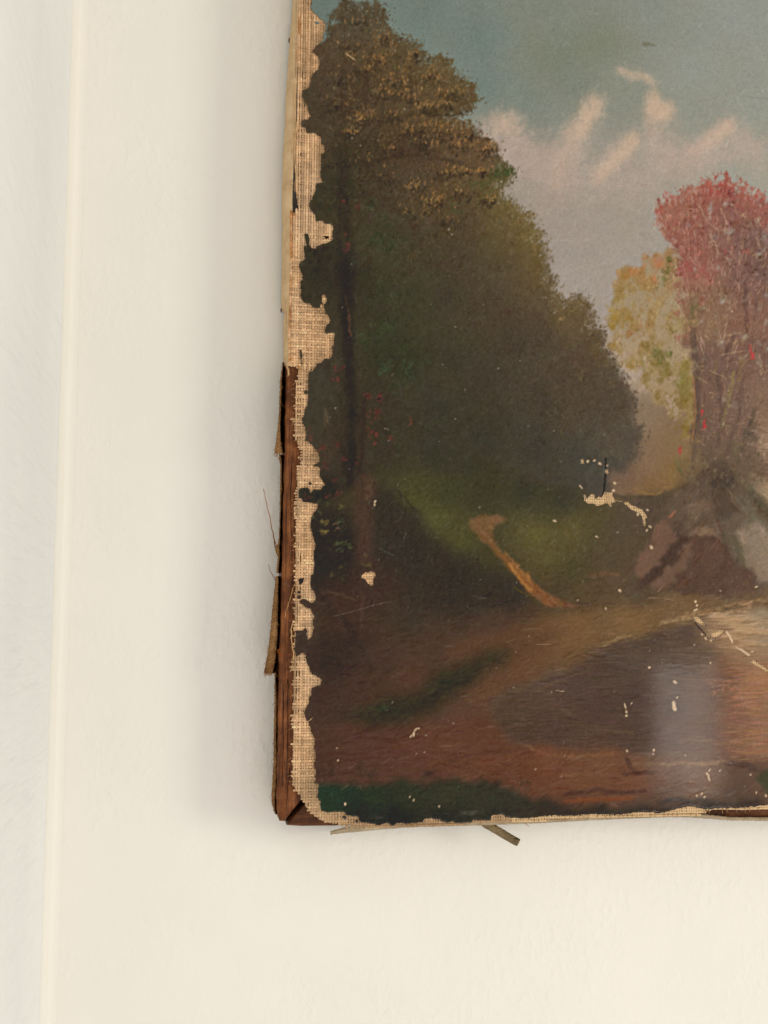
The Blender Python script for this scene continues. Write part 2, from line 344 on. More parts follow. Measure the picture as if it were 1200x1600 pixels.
    for x, y in zip(*pick(rb, 170)):
        dab(x, y, rng.uniform(3, 9), rng.uniform(1.8, 4), math.degrees(math.atan2(-(y - 760), x - 1125)) + rng.normal(0, 25), np.asarray((170, 152, 140)) + rng.normal(0, 7), rng.uniform(.3, .7), .4)
    for x0_, y0_, x1_, y1_ in [(1112, 560, 1078, 340), (1116, 560, 1100, 310), (1122, 560, 1135, 330), (1128, 560, 1172, 340), (1130, 580, 1200, 400), (1108, 600, 1064, 420)]:
        for _ in range(16):
            t = rng.uniform(.1, 1); x = x0_ + (x1_ - x0_) * t + rng.normal(0, 4); y = y0_ + (y1_ - y0_) * t
            dab(x, y, rng.uniform(10, 24), rng.uniform(1.3, 2.4), math.degrees(math.atan2(-(y1_ - y0_), x1_ - x0_)) + rng.normal(0, 6), np.asarray((188, 156, 134)) + rng.normal(0, 9), rng.uniform(.25, .55), .7)
    for _ in range(420):       # pale scraped lights through the red leaves
        x, y = rng.normal(1130, 55), rng.uniform(310, 700)
        if x < 1046 or x > 1380: continue
        c = (184, 156, 132) if y < 430 else (166, 134, 100)
        dab(x, y, rng.uniform(3, 12), rng.uniform(1, 1.9), rng.normal(110 if y < 430 else 70, 30), np.asarray(c) + rng.normal(0, 9, 3), rng.uniform(.2, .6), .7)
    for a, b in [((1090, 318), (1106, 350)), ((1114, 375), (1124, 400)), ((1124, 325), (1138, 352)), ((1182, 372), (1186, 388)), ((1182, 340), (1188, 355)), ((1076, 400), (1086, 414)), ((1108, 360), (1112, 385))]:
        line([a, b], 2.4, (174, 146, 124), .34, 1.0, h=.9)
    for cx, cy, rx, ry, n in [(1052, 357, 8, 4, 10), (1180, 400, 7, 7, 12), (1160, 338, 14, 6, 18), (1150, 530, 14, 10, 22), (1112, 505, 9, 9, 18), (1145, 530, 10, 10, 16), (1108, 525, 6, 6, 10), (1190, 580, 8, 8, 18), (1112, 620, 9, 10, 16), (1090, 345, 8, 8, 12)]:
        cluster(cx, cy, rx, ry, n, [(176, 148, 112), (170, 138, 104)], 4.5, 1.8, 60, 40, .6, .8)
    # stems
    for p, w, c in [([(1082, 520), (1086, 560), (1090, 620), (1086, 680), (1084, 720)], 11, (82, 68, 62)), ([(1163, 440), (1165, 480), (1166, 520)], 6, (88, 66, 62)), ([(1178, 460), (1180, 500)], 6, (98, 72, 68)),
                    ([(1146, 580), (1141, 610), (1134, 640), (1126, 670)], 5.5, (140, 126, 78)), ([(1158, 560), (1154, 600)], 4, (126, 108, 72)), ([(1120, 560), (1114, 590)], 4, (122, 102, 70)), ([(1120, 580), (1128, 640), (1120, 700)], 7, (84, 66, 60)),
                    ([(1160, 600), (1150, 660), (1130, 720)], 8, (92, 72, 64)), ([(1178, 640), (1160, 700), (1150, 730)], 8, (84, 72, 62)), ([(1150, 520), (1130, 560)], 8, (86, 66, 62))]:
        line(p, w, c, .34, 1.6, .85)
    line([(1083, 590), (1086, 640), (1081, 690)], 2.6, (142, 104, 72), .5)
    for cx, cy, w, h, n in [(1101, 665, 4, 10, 16), (1097, 643, 3, 8, 8), (1175, 556, 4, 8, 12), (1173, 546, 3, 6, 6), (1063, 705, 3, 8, 8)]:
        cluster(cx, cy, w, h, n, [(190, 66, 66), (178, 62, 64)], 5, 3, 85, 15, .8, .4)
    # scratched highlights across the roots
    for _ in range(230):
        x, y = rng.uniform(1085, 1390), rng.uniform(640, 790)
        if y > 640 + (x - 1085) * .9 + 110 or (x < 1150 and y > 735): continue
        w = max(0.2, min(1, (x - 1080) / 110))
        dab(x, y, rng.uniform(7, 22), rng.uniform(1, 1.8), rng.normal(-14, 16), (182, 152, 120) + rng.normal(0, 10, 3), .55 * w, .9)
    cluster(1205, 700, 30, 60, 150, [(176, 150, 122), (160, 134, 106)], 12, 3, -5, 14, .4, .3)
    cluster(1150, 705, 10, 10, 22, [(92, 96, 68)], 7, 4, 50, 30, .6)
    cluster(1172, 675, 14, 16, 40, [(80, 70, 60)], 9, 5, 50, 30, .5)
    for a, b in [((1126, 555), (1163, 548)), ((1090, 590), (1104, 598)), ((1110, 580), (1132, 590)), ((1058, 548), (1076, 564)), ((1092, 690), (1100, 697)), ((1130, 525), (1160, 520))]:
        line([a, b], 1.5, (176, 150, 118), .4, .6, h=.9)

    # ---- the great dark tree on the left
    T = [(400, 90), (470, 82), (500, 60), (512, 52), (518, 32), (530, 14), (552, 6), (578, 9), (600, 14), (608, 30), (610, 52), (628, 58), (645, 58), (656, 72), (662, 92), (676, 90), (690, 88), (706, 102),
         (726, 126), (738, 145), (741, 162), (730, 173), (690, 182), (722, 189), (738, 192), (746, 206), (762, 216), (776, 228), (776, 246), (790, 262), (801, 266), (800, 278), (786, 284), (776, 290),
         (792, 312), (812, 326), (826, 336), (834, 362), (846, 378), (850, 398), (848, 424), (862, 440), (868, 466), (880, 478), (892, 466), (906, 462), (918, 476), (923, 496), (921, 516), (934, 522),
         (946, 546), (956, 562), (964, 590), (976, 602), (986, 622), (990, 642), (984, 660), (996, 690), (1000, 712), (985, 728), (955, 740), (950, 800), (400, 800)]
    tree = poly(T, 1.2, 8, 5); ts = poly(T, 5, 9, 6); kk = np.clip((YY - 270) / 60, 0, 1); tree = tree * (1 - kk) + ts * kk
    tf = field([(470, 150, 72, 62, 48), (560, 40, 84, 76, 60), (590, 40, 88, 78, 60), (540, 70, 84, 72, 56), (600, 80, 92, 76, 54), (530, 110, 76, 64, 50), (600, 115, 88, 72, 50), (650, 75, 92, 82, 60), (650, 110, 92, 78, 56),
                (690, 110, 98, 84, 58), (715, 140, 98, 84, 60), (640, 140, 88, 72, 52), (560, 150, 76, 62, 48), (500, 180, 70, 60, 48), (600, 190, 82, 68, 50), (660, 175, 92, 76, 54), (700, 170, 92, 78, 56), (720, 215, 100, 80, 58),
                (740, 240, 96, 76, 58), (760, 250, 104, 82, 62), (560, 240, 68, 60, 46), (620, 240, 76, 62, 48), (680, 250, 84, 68, 52), (660, 230, 72, 60, 50), (720, 280, 96, 78, 56), (780, 275, 84, 82, 54), (500, 300, 58, 56, 44),
                (540, 300, 58, 52, 42), (600, 300, 70, 60, 47), (650, 310, 80, 68, 50), (700, 310, 84, 70, 51), (770, 310, 100, 88, 58), (800, 340, 108, 92, 58), (830, 370, 112, 96, 60), (840, 410, 106, 88, 58), (780, 360, 92, 80, 54),
                (730, 350, 78, 66, 50), (600, 380, 62, 62, 46), (650, 400, 70, 62, 48), (720, 410, 72, 62, 51), (790, 420, 84, 72, 54), (500, 420, 50, 48, 38), (540, 430, 46, 42, 36), (590, 450, 58, 58, 43), (640, 470, 56, 57, 43),
                (700, 470, 66, 58, 49), (770, 480, 74, 62, 53), (840, 460, 92, 76, 56), (880, 500, 106, 88, 64), (905, 480, 110, 90, 66), (912, 510, 100, 82, 62), (850, 520, 78, 66, 57), (800, 540, 68, 58, 51), (900, 560, 86, 70, 58),
                (935, 555, 90, 74, 58), (880, 590, 76, 64, 56), (940, 610, 84, 70, 61), (970, 630, 86, 74, 64), (960, 680, 86, 76, 68), (900, 650, 80, 67, 58), (840, 620, 68, 60, 53), (760, 600, 60, 54, 47), (700, 560, 58, 54, 45),
                (640, 560, 52, 54, 41), (600, 540, 54, 56, 42), (500, 560, 62, 56, 46), (500, 640, 62, 58, 47), (500, 700, 68, 56, 48), (600, 640, 62, 54, 45), (600, 700, 60, 53, 44), (680, 650, 54, 51, 43), (680, 710, 54, 52, 43),
                (760, 680, 56, 53, 46), (840, 700, 62, 58, 51), (900, 710, 66, 64, 58), (940, 730, 74, 70, 65), (980, 715, 88, 78, 70), (760, 740, 58, 56, 44), (650, 750, 62, 60, 42), (500, 780, 42, 42, 36)])
    blend(tree, tf, 1.0)
    # loose leaf dabs round the crown's outline
    for i in range(len(T) - 12):
        (ax, ay), (bx, by) = T[i], T[i + 1]
        if ax < 508: continue
        for _ in range(max(1, int(math.hypot(bx - ax, by - ay) / 5))):
            t = rng.uniform(); x = ax + (bx - ax) * t - 3; y = ay + (by - ay) * t + 3; r = rng.uniform(1.5, 6)
            c = tf[int(y - Y0), int(x - X0)] * rng.uniform(.85, 1.12)
            for _k in range(int(r * 2.2)):
                dab(x + rng.normal(0, r * .8), y + rng.normal(0, r * .8), rng.uniform(3, 6.5), rng.uniform(2, 3.6), rng.uniform(20, 120), c + rng.normal(0, 5), rng.uniform(.4, .95), .4)
    edge = np.clip(tree * (1 - tree) * 4, 0, 1) * (YY < 720) * (XX > 500)
    strokes(edge, 520, 6, 4, 60, 6, .75, 60, src=tf, h=.3)
    edge2 = np.clip(blur(tree, 6) * (1 - blur(tree, 6)) * 4, 0, 1) * (YY < 720) * (XX > 505)
    strokes(edge2, 380, 6, 3.4, 60, 7, .55, 60, src=tf, h=.3)
    fr = blur(tree, 16); fringe = np.clip(fr * (1 - fr) * 4, 0, 1) * (XX > 640) * np.clip((YY - 260) / 40, 0, 1) * np.clip((640 - YY) / 90, 0, 1)
    OL = [(118, 102, 64), (104, 90, 58), (128, 106, 68), (96, 86, 56), (84, 78, 52)]
    xs, ys = pick(fringe, 900)
    for x, y in zip(xs, ys):
        inn = bil0(fr, x, y); c = np.asarray(OL[int(rng.integers(5))], float) * (1.0 if inn > .4 else .95) * (1 - .18 * np.clip((y - 430) / 200, 0, 1))
        dab(x, y, rng.uniform(4, 10), rng.uniform(2, 5), rng.normal(80, 35), c + rng.normal(0, 6), rng.uniform(.12, .55) * min(1, inn * 1.6), .3)
    mid = blur(tree, 6) * (YY > 290) * (YY < 700) * (XX > 560)
    xs, ys = pick(mid, 120)
    for x, y in zip(xs, ys):       # broad masses of leaves, lit from above
        c0 = tf[int(y - Y0), int(x - X0)]; g = np.asarray([(-4, 8, -2), (8, 4, -2), (4, 2, 0), (-2, 5, -1)][int(rng.integers(4))], float); r = rng.uniform(12, 26)
        for _ in range(20):
            dx, dy = rng.normal(0, r * .5), rng.normal(0, r * .36); lit = np.clip(-dy / r * 1.6, -1, 1)
            dab(x + dx, y + dy, rng.uniform(5, 12), rng.uniform(3, 6), rng.normal(70, 40), c0 + (g + 9) * lit * (1 if lit > 0 else 1.0) + rng.normal(0, 2.5, 3), .42, .2)
    up = tree * (YY < 420)
    strokes(up, 2600, 11, 6, 75, 7, .5, 40, h=.25)
    strokes(up, 1500, 7, 3.5, 70, 9, .45, 40, shift=(-7, -7, -6), h=.2)
    low = tree * (YY >= 400)
    strokes(low, 2600, 16, 8, 70, 4.5, .45, 40, h=.2)
    strokes(low, 1500, 8, 3, 60, 5.5, .35, 50, h=.2)
    inner = blur(tree, 3); inner = inner * (inner > .35)
    foliage(inner * (YY < 330) * (XX > 500), 520, 11, 22, 18, alpha=.75)
    foliage(inner * (YY >= 300) * (YY < 560) * (XX > 560), 420, 12, 10, 10, alpha=.6, leaf=(5, 3))
    foliage(inner * (YY >= 540) * (YY < 740) * (XX > 560), 420, 12, 7, 8, alpha=.55, leaf=(5, 3))
    foliage(inner * np.clip((XX - 760) / 120, 0, 1) * (YY > 300) * (YY < 720), 420, 9, 13, 13, alpha=.65, leaf=(4.5, 2.6))
    foliage(inner * (XX < 560), 240, 10, 6, 8, alpha=.5)
    for i in range(5, len(T) - 14):
        (ax, ay), (bx, by) = T[i], T[i + 1]
        if ax < 515 or ay > 600: continue
        for _ in range(5):
            t = rng.uniform(); x = ax + (bx - ax) * t; y = ay + (by - ay) * t
            dd = rng.exponential(6); x -= dd * .75; y += dd * .6; c = sky[int(y - Y0), int(min(x + 30, 1380) - X0)] * rng.uniform(.9, 1.02)
            for _k in range(int(rng.integers(1, 4))): dab(x + rng.normal(0, 3), y + rng.normal(0, 3), rng.uniform(2.5, 6), rng.uniform(1.6, 3.4), rng.uniform(30, 140), c, rng.uniform(.3, .75), .2)
        for _ in range(6):
            t = rng.uniform(); x = ax + (bx - ax) * t + abs(rng.normal(0, 8)); y = ay + (by - ay) * t - rng.normal(0, 4)
            dab(x, y, rng.uniform(3, 7), rng.uniform(1.8, 3.4), rng.uniform(20, 130), tf[int(y - Y0), int(x - X0)] + rng.normal(4, 6), rng.uniform(.3, .75), .4)
    # sky holes near the top
    for x, y in [(550, 35), (555, 42), (547, 44), (590, 30), (593, 36), (561, 16), (545, 56), (536, 58), (600, 48)]:
        dab(x, y, 6, 2.6, 110, (120, 124, 112), .6, .2)
    def clump(cx, cy, r, g):
        for _ in range(int(r * 1.5)):
            x, y = cx + rng.normal(0, r * .5), cy + abs(rng.normal(0, r * .45)) + r * .1
            if bil0(tree, x, y) < .5: continue
            dab(x, y, rng.uniform(5, 11), rng.uniform(3, 6), rng.normal(60, 40), np.asarray((58, 49, 39)) + rng.normal(0, 5), rng.uniform(.3, .7), .2)
        for _ in range(int(r * g)):
            x, y = cx + rng.normal(0, r * .55), cy - abs(rng.normal(0, r * .5)) + r * .25
            if bil0(tree, x, y) < .6: continue
            c = np.asarray([(168, 128, 80), (150, 112, 70), (128, 98, 60), (158, 114, 72), (112, 88, 56)][int(rng.integers(5))], float)
            dab(x, y, rng.uniform(2.5, 8), rng.uniform(1.6, 3.2), rng.normal(85, 35), c + rng.normal(0, 7), rng.uniform(.35, .9), .7)
    for q in [(560, 34, 22, .5), (600, 55, 18, 1.2), (545, 70, 18, .5), (592, 92, 22, 1.5), (648, 84, 16, .9), (565, 108, 20, .9), (616, 122, 20, 1.2), (678, 116, 22, 1.5), (708, 142, 18, 1.0), (602, 145, 20, 1.6), (640, 148, 20, 1.7),
              (530, 120, 18, .4), (528, 165, 20, .3), (566, 182, 22, 1.8), (548, 205, 16, 1.3), (612, 180, 16, .9), (664, 165, 20, 1.5), (696, 162, 18, 1.1), (640, 204, 20, 1.1), (690, 203, 22, 1.7), (732, 208, 18, 1.3), (766, 232, 18, 2.0), (718, 226, 16, 1.3),
              (664, 222, 18, .6), (610, 230, 22, .5), (730, 264, 20, 1.6), (756, 268, 14, 1.5), (694, 268, 18, 1.2), (648, 288, 18, 1.1), (676, 312, 20, 1.5), (600, 275, 22, .5), (640, 330, 18, .6), (720, 300, 20, .7), (700, 340, 22, .5), (760, 310, 18, .6), (560, 250, 18, .5)]:
        clump(*q)
    # golden leaf clusters
    G = [(160, 122, 76), (140, 106, 64), (150, 112, 68), (126, 96, 60)]
    for cx, cy, rx, ry, n in [(590, 62, 14, 10, 26), (612, 70, 9, 8, 16), (594, 95, 16, 12, 34), (560, 84, 14, 6, 10), (545, 84, 7, 5, 8), (575, 108, 10, 6, 14), (640, 92, 6, 10, 14), (600, 138, 14, 12, 34), (635, 140, 9, 20, 34),
                              (632, 115, 6, 10, 14), (668, 124, 18, 9, 34), (688, 120, 12, 9, 24), (608, 120, 8, 6, 8), (660, 162, 18, 9, 30), (685, 158, 14, 8, 22), (655, 182, 22, 3, 14), (564, 184, 16, 12, 40), (576, 176, 10, 9, 24),
                              (552, 200, 12, 12, 26), (640, 200, 14, 10, 22), (664, 200, 10, 14, 26), (690, 200, 18, 12, 36), (715, 196, 12, 8, 20), (680, 225, 14, 9, 20), (718, 222, 14, 10, 26), (740, 228, 12, 10, 28), (765, 228, 14, 12, 44),
                              (728, 264, 14, 8, 30), (700, 266, 14, 8, 22), (750, 268, 18, 7, 30), (650, 288, 12, 8, 20), (643, 292, 10, 6, 12), (672, 312, 14, 14, 36), (690, 302, 10, 8, 18), (664, 330, 10, 10, 18), (520, 116, 9, 5, 6), (550, 118, 12, 6, 10), (546, 150, 7, 16, 12), (690, 140, 12, 8, 18)]:
        cluster(cx, cy, rx * 1.1, ry * 1.1, n, G, 5.5, 2.2, 80, 30, .55, .55, 8)
    for cx, cy, rx, ry, n in [(810, 345, 16, 14, 34), (825, 370, 12, 18, 34), (838, 400, 10, 16, 26), (795, 325, 12, 10, 20), (780, 350, 14, 16, 20), (850, 445, 12, 10, 20), (872, 490, 10, 10, 20), (900, 478, 12, 9, 30), (912, 500, 7, 14, 24), (868, 470, 8, 10, 16), (930, 545, 5, 14, 18), (905, 585, 7, 10, 14), (952, 600, 7, 9, 12)]:
        cluster(cx, cy, rx * 1.2, ry * 1.2, n, [(124, 102, 64), (116, 96, 60), (132, 106, 68)], 6, 3, 80, 30, .4, .35, 6)
    cluster(876, 499, 5, 3, 10, [(160, 130, 88)], 4, 2, 60, 40, .7, .7)
    cluster(885, 492, 26, 18, 40, [(140, 112, 74)], 2.5, 1.6, 75, 40, .55, .5)
    for cx, cy, rx, ry, n, c in [(795, 268, 8, 7, 22, (60, 74, 46)), (778, 270, 8, 8, 20, (62, 72, 46)), (758, 290, 10, 6, 16, (72, 80, 50)), (740, 288, 8, 6, 10, (70, 76, 48)), (710, 325, 14, 12, 22, (66, 70, 46)),
                                 (605, 345, 14, 14, 26, (56, 66, 46)), (590, 375, 14, 12, 22, (52, 64, 44)), (620, 380, 14, 10, 18, (60, 70, 48)), (580, 320, 10, 12, 16, (58, 66, 48)), (545, 245, 8, 10, 12, (62, 66, 48)), (550, 270, 8, 10, 12, (62, 66, 48)),
                                 (590, 440, 16, 18, 30, (54, 62, 44)), (600, 510, 16, 10, 34, (62, 72, 48)), (612, 470, 14, 12, 22, (60, 68, 48)), (570, 530, 10, 9, 20, (60, 70, 47)), (600, 575, 10, 10, 26, (56, 72, 52)), (636, 575, 10, 14, 26, (58, 72, 54)),
                                 (630, 545, 14, 9, 16, (56, 64, 46)), (620, 600, 14, 10, 20, (54, 64, 46)), (660, 560, 14, 12, 18, (52, 60, 46)), (610, 690, 14, 16, 20, (58, 62, 44)), (690, 430, 18, 14, 18, (62, 62, 46)), (660, 480, 20, 16, 18, (56, 60, 45)), (550, 290, 10, 12, 16, (56, 62, 46)), (500, 370, 16, 10, 26, (52, 58, 44)), (510, 320, 16, 14, 26, (48, 54, 42))]:
        cluster(cx, cy, rx * 1.3, ry * 1.3, int(n * 1.5), [np.asarray(c) + np.asarray((0, 4, 1)), np.asarray(c) + np.asarray((10, 12, 5)), np.asarray(c) - 8], 7, 3.2, 70, 45, .55, .35, 5)
    hz = blur(tree, 10) * np.clip((YY - 330) / 120, 0, 1) * np.clip((XX - 575) / 60, 0, 1) * (YY < 745)
    blend(hz, (76, 78, 58), .16)
    # boughs and trunk
    BR = (62, 52, 41)
    for p, w, a in [([(562, 236), (580, 205), (604, 188), (640, 179), (672, 178), (704, 181)], 4, .5), ([(704, 181), (722, 178), (735, 170)], 2.6, .6), ([(556, 200), (548, 170), (552, 150)], 5, .4), ([(535, 110), (536, 160), (533, 220), (530, 270)], 7, .45),
                    ([(574, 90), (573, 130), (570, 170)], 6, .4), ([(590, 190), (588, 220), (584, 250)], 6, .4), ([(560, 262), (600, 248), (650, 244), (700, 250), (742, 264)], 5, .55), ([(600, 130), (600, 160), (596, 190)], 5, .35), ([(642, 105), (644, 140), (640, 175)], 5, .35),
                    ([(585, 300), (596, 280), (620, 262)], 6, .35), ([(660, 225), (668, 240), (660, 252)], 9, .4)]:
        line(p, w, BR, a * .62, 1.6)
    for x in (533, 541, 549):
        line([(x - 6, 230), (x - 4, 320), (x - 2, 420), (x, 520), (x + 2, 620), (x + 1, 740)], 11, (42, 39, 35), .18, 3.0)
    line([(541, 400), (545, 520), (549, 620), (550, 700), (548, 760)], 19, (38, 36, 33), .36, 3.0)
    line([(566, 620), (566, 690), (560, 740)], 9, (52, 42, 38), .4, 2)
    blend(poly([(478, 586), (505, 575), (514, 600), (512, 660), (515, 700), (500, 720), (470, 690)], 5, 3), (64, 61, 50), .75)
    strokes(poly([(470, 560), (530, 560), (528, 740), (470, 740)], 4), 160, 16, 5, 85, 5, .4, 12)
    for x, y, c in [(508, 645, (92, 78, 62)), (511, 655, (96, 80, 62)), (507, 660, (86, 74, 58)), (545, 500, (90, 66, 52)), (546, 518, (98, 66, 50)), (544, 490, (80, 60, 50)), (540, 470, (70, 58, 46))]:
        line([(x, y - 8), (x + 1, y + 8)], 2.6, c, .5, .8)
    # ---- warm vine leaves about the trunk
    RED = [(112, 52, 50), (98, 46, 44), (124, 60, 54)]
    for cx, cy, r, n in [(543, 383, 5, 18), (539, 393, 4, 8), (541, 366, 4, 5), (559, 322, 6, 12), (536, 315, 5, 6), (524, 577, 6, 9), (536, 575, 4, 6), (520, 594, 7, 9), (528, 592, 4, 6), (578, 621, 5, 12), (571, 619, 4, 6), (594, 624, 6, 16), (594, 618, 4, 8),
                         (589, 646, 4, 9), (590, 640, 6, 5), (578, 674, 6, 12), (588, 679, 5, 14), (610, 685, 5, 14), (583, 693, 6, 7), (504, 702, 8, 16), (527, 696, 5, 9), (537, 717, 4, 9), (507, 730, 6, 12), (524, 750, 4, 8), (569, 744, 4, 7), (485, 685, 6, 10), (485, 672, 6, 6),
                         (527, 772, 7, 24), (508, 774, 5, 6), (514, 796, 4, 7), (522, 807, 4, 7), (489, 815, 6, 16), (480, 776, 8, 10), (507, 850, 4, 4), (516, 869, 6, 18), (527, 865, 6, 16), (588, 963, 6, 9), (701, 856, 3, 10), (495, 735, 6, 6), (560, 720, 8, 7), (575, 650, 12, 10)]:
        cluster(cx, cy, r, r, n, RED, 4.5, 3, 60, 45, .55, .45, 8)
    cluster(592, 624, 3, 2, 4, [(30, 24, 26)], 5, 4, 40, 30, .8)
    line([(641, 654), (643, 660), (639, 666)], 2.2, (108, 66, 46), .6, .4)

    # ---- ground: hill, slope in shade, path, banks
    gf = field([(600, 740, 66, 64, 44), (650, 760, 68, 68, 44), (640, 785, 78, 78, 47), (680, 810, 80, 80, 47), (720, 850, 74, 72, 42), (760, 880, 64, 60, 38), (700, 770, 66, 66, 44), (760, 770, 58, 58, 42), (820, 770, 56, 57, 46),
                (880, 780, 58, 57, 49), (850, 800, 70, 68, 48), (840, 835, 94, 88, 50), (890, 830, 92, 84, 51), (930, 820, 80, 74, 50), (860, 870, 84, 78, 46), (900, 890, 70, 66, 44), (960, 880, 74, 66, 50), (960, 830, 80, 70, 56), (1000, 800, 82, 70, 62),
                (930, 920, 82, 66, 50), (960, 900, 92, 72, 58), (1000, 920, 80, 68, 56), (880, 920, 72, 62, 44), (900, 950, 82, 66, 48), (820, 940, 66, 52, 42), (760, 920, 54, 48, 40), (700, 900, 50, 46, 40), (640, 870, 52, 47, 42), (620, 820, 54, 48, 44),
                (600, 900, 54, 47, 41), (560, 860, 60, 48, 43), (500, 880, 46, 42, 36), (520, 930, 60, 46, 40), (560, 950, 62, 47, 41), (640, 960, 56, 48, 41), (720, 970, 60, 48, 41), (800, 970, 74, 54, 44), (540, 1010, 50, 42, 37), (520, 1040, 50, 40, 36),
                (600, 1030, 66, 49, 42), (680, 1010, 70, 52, 43), (760, 1000, 80, 58, 47), (640, 1060, 80, 56, 45), (560, 1070, 70, 50, 43), (500, 1090, 62, 46, 40), (700, 1040, 74, 55, 44), (800, 1040, 92, 66, 50), (760, 1080, 94, 66, 50), (850, 1000, 104, 76, 54),
                (900, 985, 114, 86, 58), (980, 965, 112, 86, 58), (1060, 945, 108, 84, 60), (1140, 925, 100, 82, 62), (560, 1150, 82, 56, 46), (640, 1180, 92, 60, 48), (740, 1150, 90, 60, 47), (760, 1200, 96, 62, 48), (860, 1190, 104, 67, 50), (940, 1190, 104, 72, 54),
                (520, 1200, 68, 50, 43), (580, 1200, 74, 54, 44), (680, 1210, 84, 58, 46), (900, 1220, 106, 68, 50), (980, 1200, 108, 76, 58), (1000, 1240, 100, 68, 54), (1100, 1220, 112, 84, 68), (1200, 1230, 96, 74, 62), (1390, 1200, 96, 76, 64), (900, 1250, 84, 58, 46), (1390, 950, 100, 82, 64), (1000, 1265, 66, 56, 50), (1150, 1250, 82, 66, 58)])
    ground = poly([(400, 790), (480, 790), (560, 760), (590, 738), (640, 742), (700, 742), (800, 748), (900, 762), (950, 782), (1000, 778), (1060, 762), (1090, 740), (1130, 726), (1170, 760), (1200, 790), (1420, 800), (1420, 1330), (400, 1330)], 6, 3, 3)
    blend(ground, gf, .95)
    strokes(ground * (YY < 930) * (XX > 580), 1500, 13, 5, 20, 4.5, .4, 35, h=.2)
    strokes(ground * (YY > 880), 2300, 24, 6, 12, 4.5, .4, 14, h=.2)
    # grass sheen on the hill
    strokes(poly([(600, 745), (680, 790), (760, 850), (740, 870), (690, 840), (650, 800), (600, 760)], 6), 300, 9, 3, 50, 6, .35, 25, shift=(6, 6, 1))
    strokes(poly([(800, 800), (920, 800), (930, 840), (900, 880), (830, 880), (780, 830)], 8), 380, 9, 3, 55, 7, .35, 30, shift=(6, 5, 0))
    # slope in shade left of the hill
    shade = poly([(585, 770), (600, 752), (622, 768), (648, 800), (672, 834), (700, 858), (740, 880), (790, 902), (830, 930), (800, 955), (700, 960), (600, 930), (575, 860)], 8, 5, 8)
    blend(shade, (52, 47, 42), .78)
    strokes(shade, 420, 14, 4, 70, 4, .4, 30, h=.2); strokes(blur(shade, 10) * (1 - shade), 260, 10, 3, 55, 5, .5, 30, src=gf * .8 + 8)
    line([(618, 764), (640, 788), (652, 802)], 3.0, (42, 38, 35), .3, 1.2)
    for _ in range(90):
        x, y = rng.uniform(585, 700), rng.uniform(780, 950)
        dab(x, y, rng.uniform(8, 22), 1.2, rng.normal(65, 20), (80, 74, 68), .28, .4)
    # old stump and bank left
    blend(poly([(556, 745), (585, 742), (590, 760), (582, 800), (580, 860), (590, 890), (552, 880), (556, 830), (552, 790)], 5, 4), (74, 55, 48), .7)
    strokes(poly([(558, 748), (582, 748), (580, 860), (556, 860)], 3), 90, 18, 4, 82, 6, .4, 10)
    cluster(575, 768, 8, 16, 24, [(98, 76, 58)], 10, 3, 75, 15, .4)
    blend(poly([(430, 786), (500, 790), (548, 800), (556, 850), (548, 920), (430, 930)], 7, 5), (44, 42, 37), .8)
    strokes(poly([(430, 790), (552, 800), (552, 930), (430, 930)], 4), 240, 10, 4, 60, 5, .45, 50)
    blend(poly([(500, 905), (600, 880), (640, 920), (560, 960), (600, 1010), (520, 1000)], 10, 6), (66, 48, 41), .55)
    for a, b in [((500, 935), (560, 990)), ((510, 960), (550, 1030)), ((500, 985), (530, 1040)), ((520, 945), (560, 1000)), ((540, 960), (580, 1045))]:
        line([a, b], 11, (46, 40, 36), .13, 4)
    line([(505, 925), (530, 928), (556, 938)], 4, (82, 66, 52), .4, 1); line([(565, 925), (566, 980)], 5, (82, 62, 54), .3, 1)
    # fern leaves and blossoms in the dark corner
    GR = [(78, 88, 60), (66, 80, 54), (88, 94, 64)]; YE = [(132, 116, 66), (120, 104, 58)]
    for cx, cy, n, c in [(503, 816, 9, YE), (511, 816, 9, YE), (503, 831, 9, YE), (510, 832, 8, YE), (532, 814, 9, GR), (535, 822, 6, GR), (526, 818, 4, [(140, 112, 82)]), (527, 826, 4, [(140, 104, 82)]), (535, 791, 14, [(92, 88, 56)]), (512, 787, 20, [(66, 68, 48)]), (500, 783, 8, [(66, 70, 50)]),
                         (526, 850, 16, GR), (536, 848, 16, GR), (545, 853, 12, GR), (530, 858, 10, GR), (571, 867, 10, [(84, 76, 56)]), (569, 881, 9, [(86, 80, 52)]), (575, 884, 8, [(90, 84, 52)]), (532, 885, 9, [(78, 72, 50)]), (517, 898, 14, [(76, 68, 50)]), (537, 904, 12, [(66, 66, 46)]), (500, 800, 8, [(70, 72, 54)]), (487, 808, 8, [(70, 74, 56)])]:
        cluster(cx, cy, 5, 4, n, c, 5, 2.3, 20, 50, .65, .6)
    for x, y in [(503, 815), (511, 814), (503, 830), (511, 830)]:
        dab(x, y, 7, 2, 10, (148, 130, 76), .7, .8)
    line([(592, 857), (602, 862), (614, 868)], 1.8, (82, 84, 74), .6, .5, h=.5)
    # ---- path of bare earth
    path = poly([(733, 812), (748, 803), (778, 804), (792, 812), (776, 820), (768, 832), (772, 845), (786, 862), (806, 882), (830, 905), (850, 924), (880, 938), (900, 948), (880, 952), (850, 942), (825, 926), (798, 892), (772, 866), (750, 842), (738, 826)], 2, 3, 3)
    blend(path, field([(745, 815, 112, 86, 60), (780, 808, 124, 94, 68), (760, 845, 114, 80, 52), (790, 880, 126, 84, 48), (815, 905, 134, 90, 50), (850, 935, 128, 84, 54), (890, 948, 112, 76, 56)]), .85)
    strokes(path, 200, 12, 3.4, -50, 9, .45, 12, h=.4)
    line([(795, 880), (812, 905), (830, 925)], 4, (166, 114, 62), .5, 1.2, h=.6)
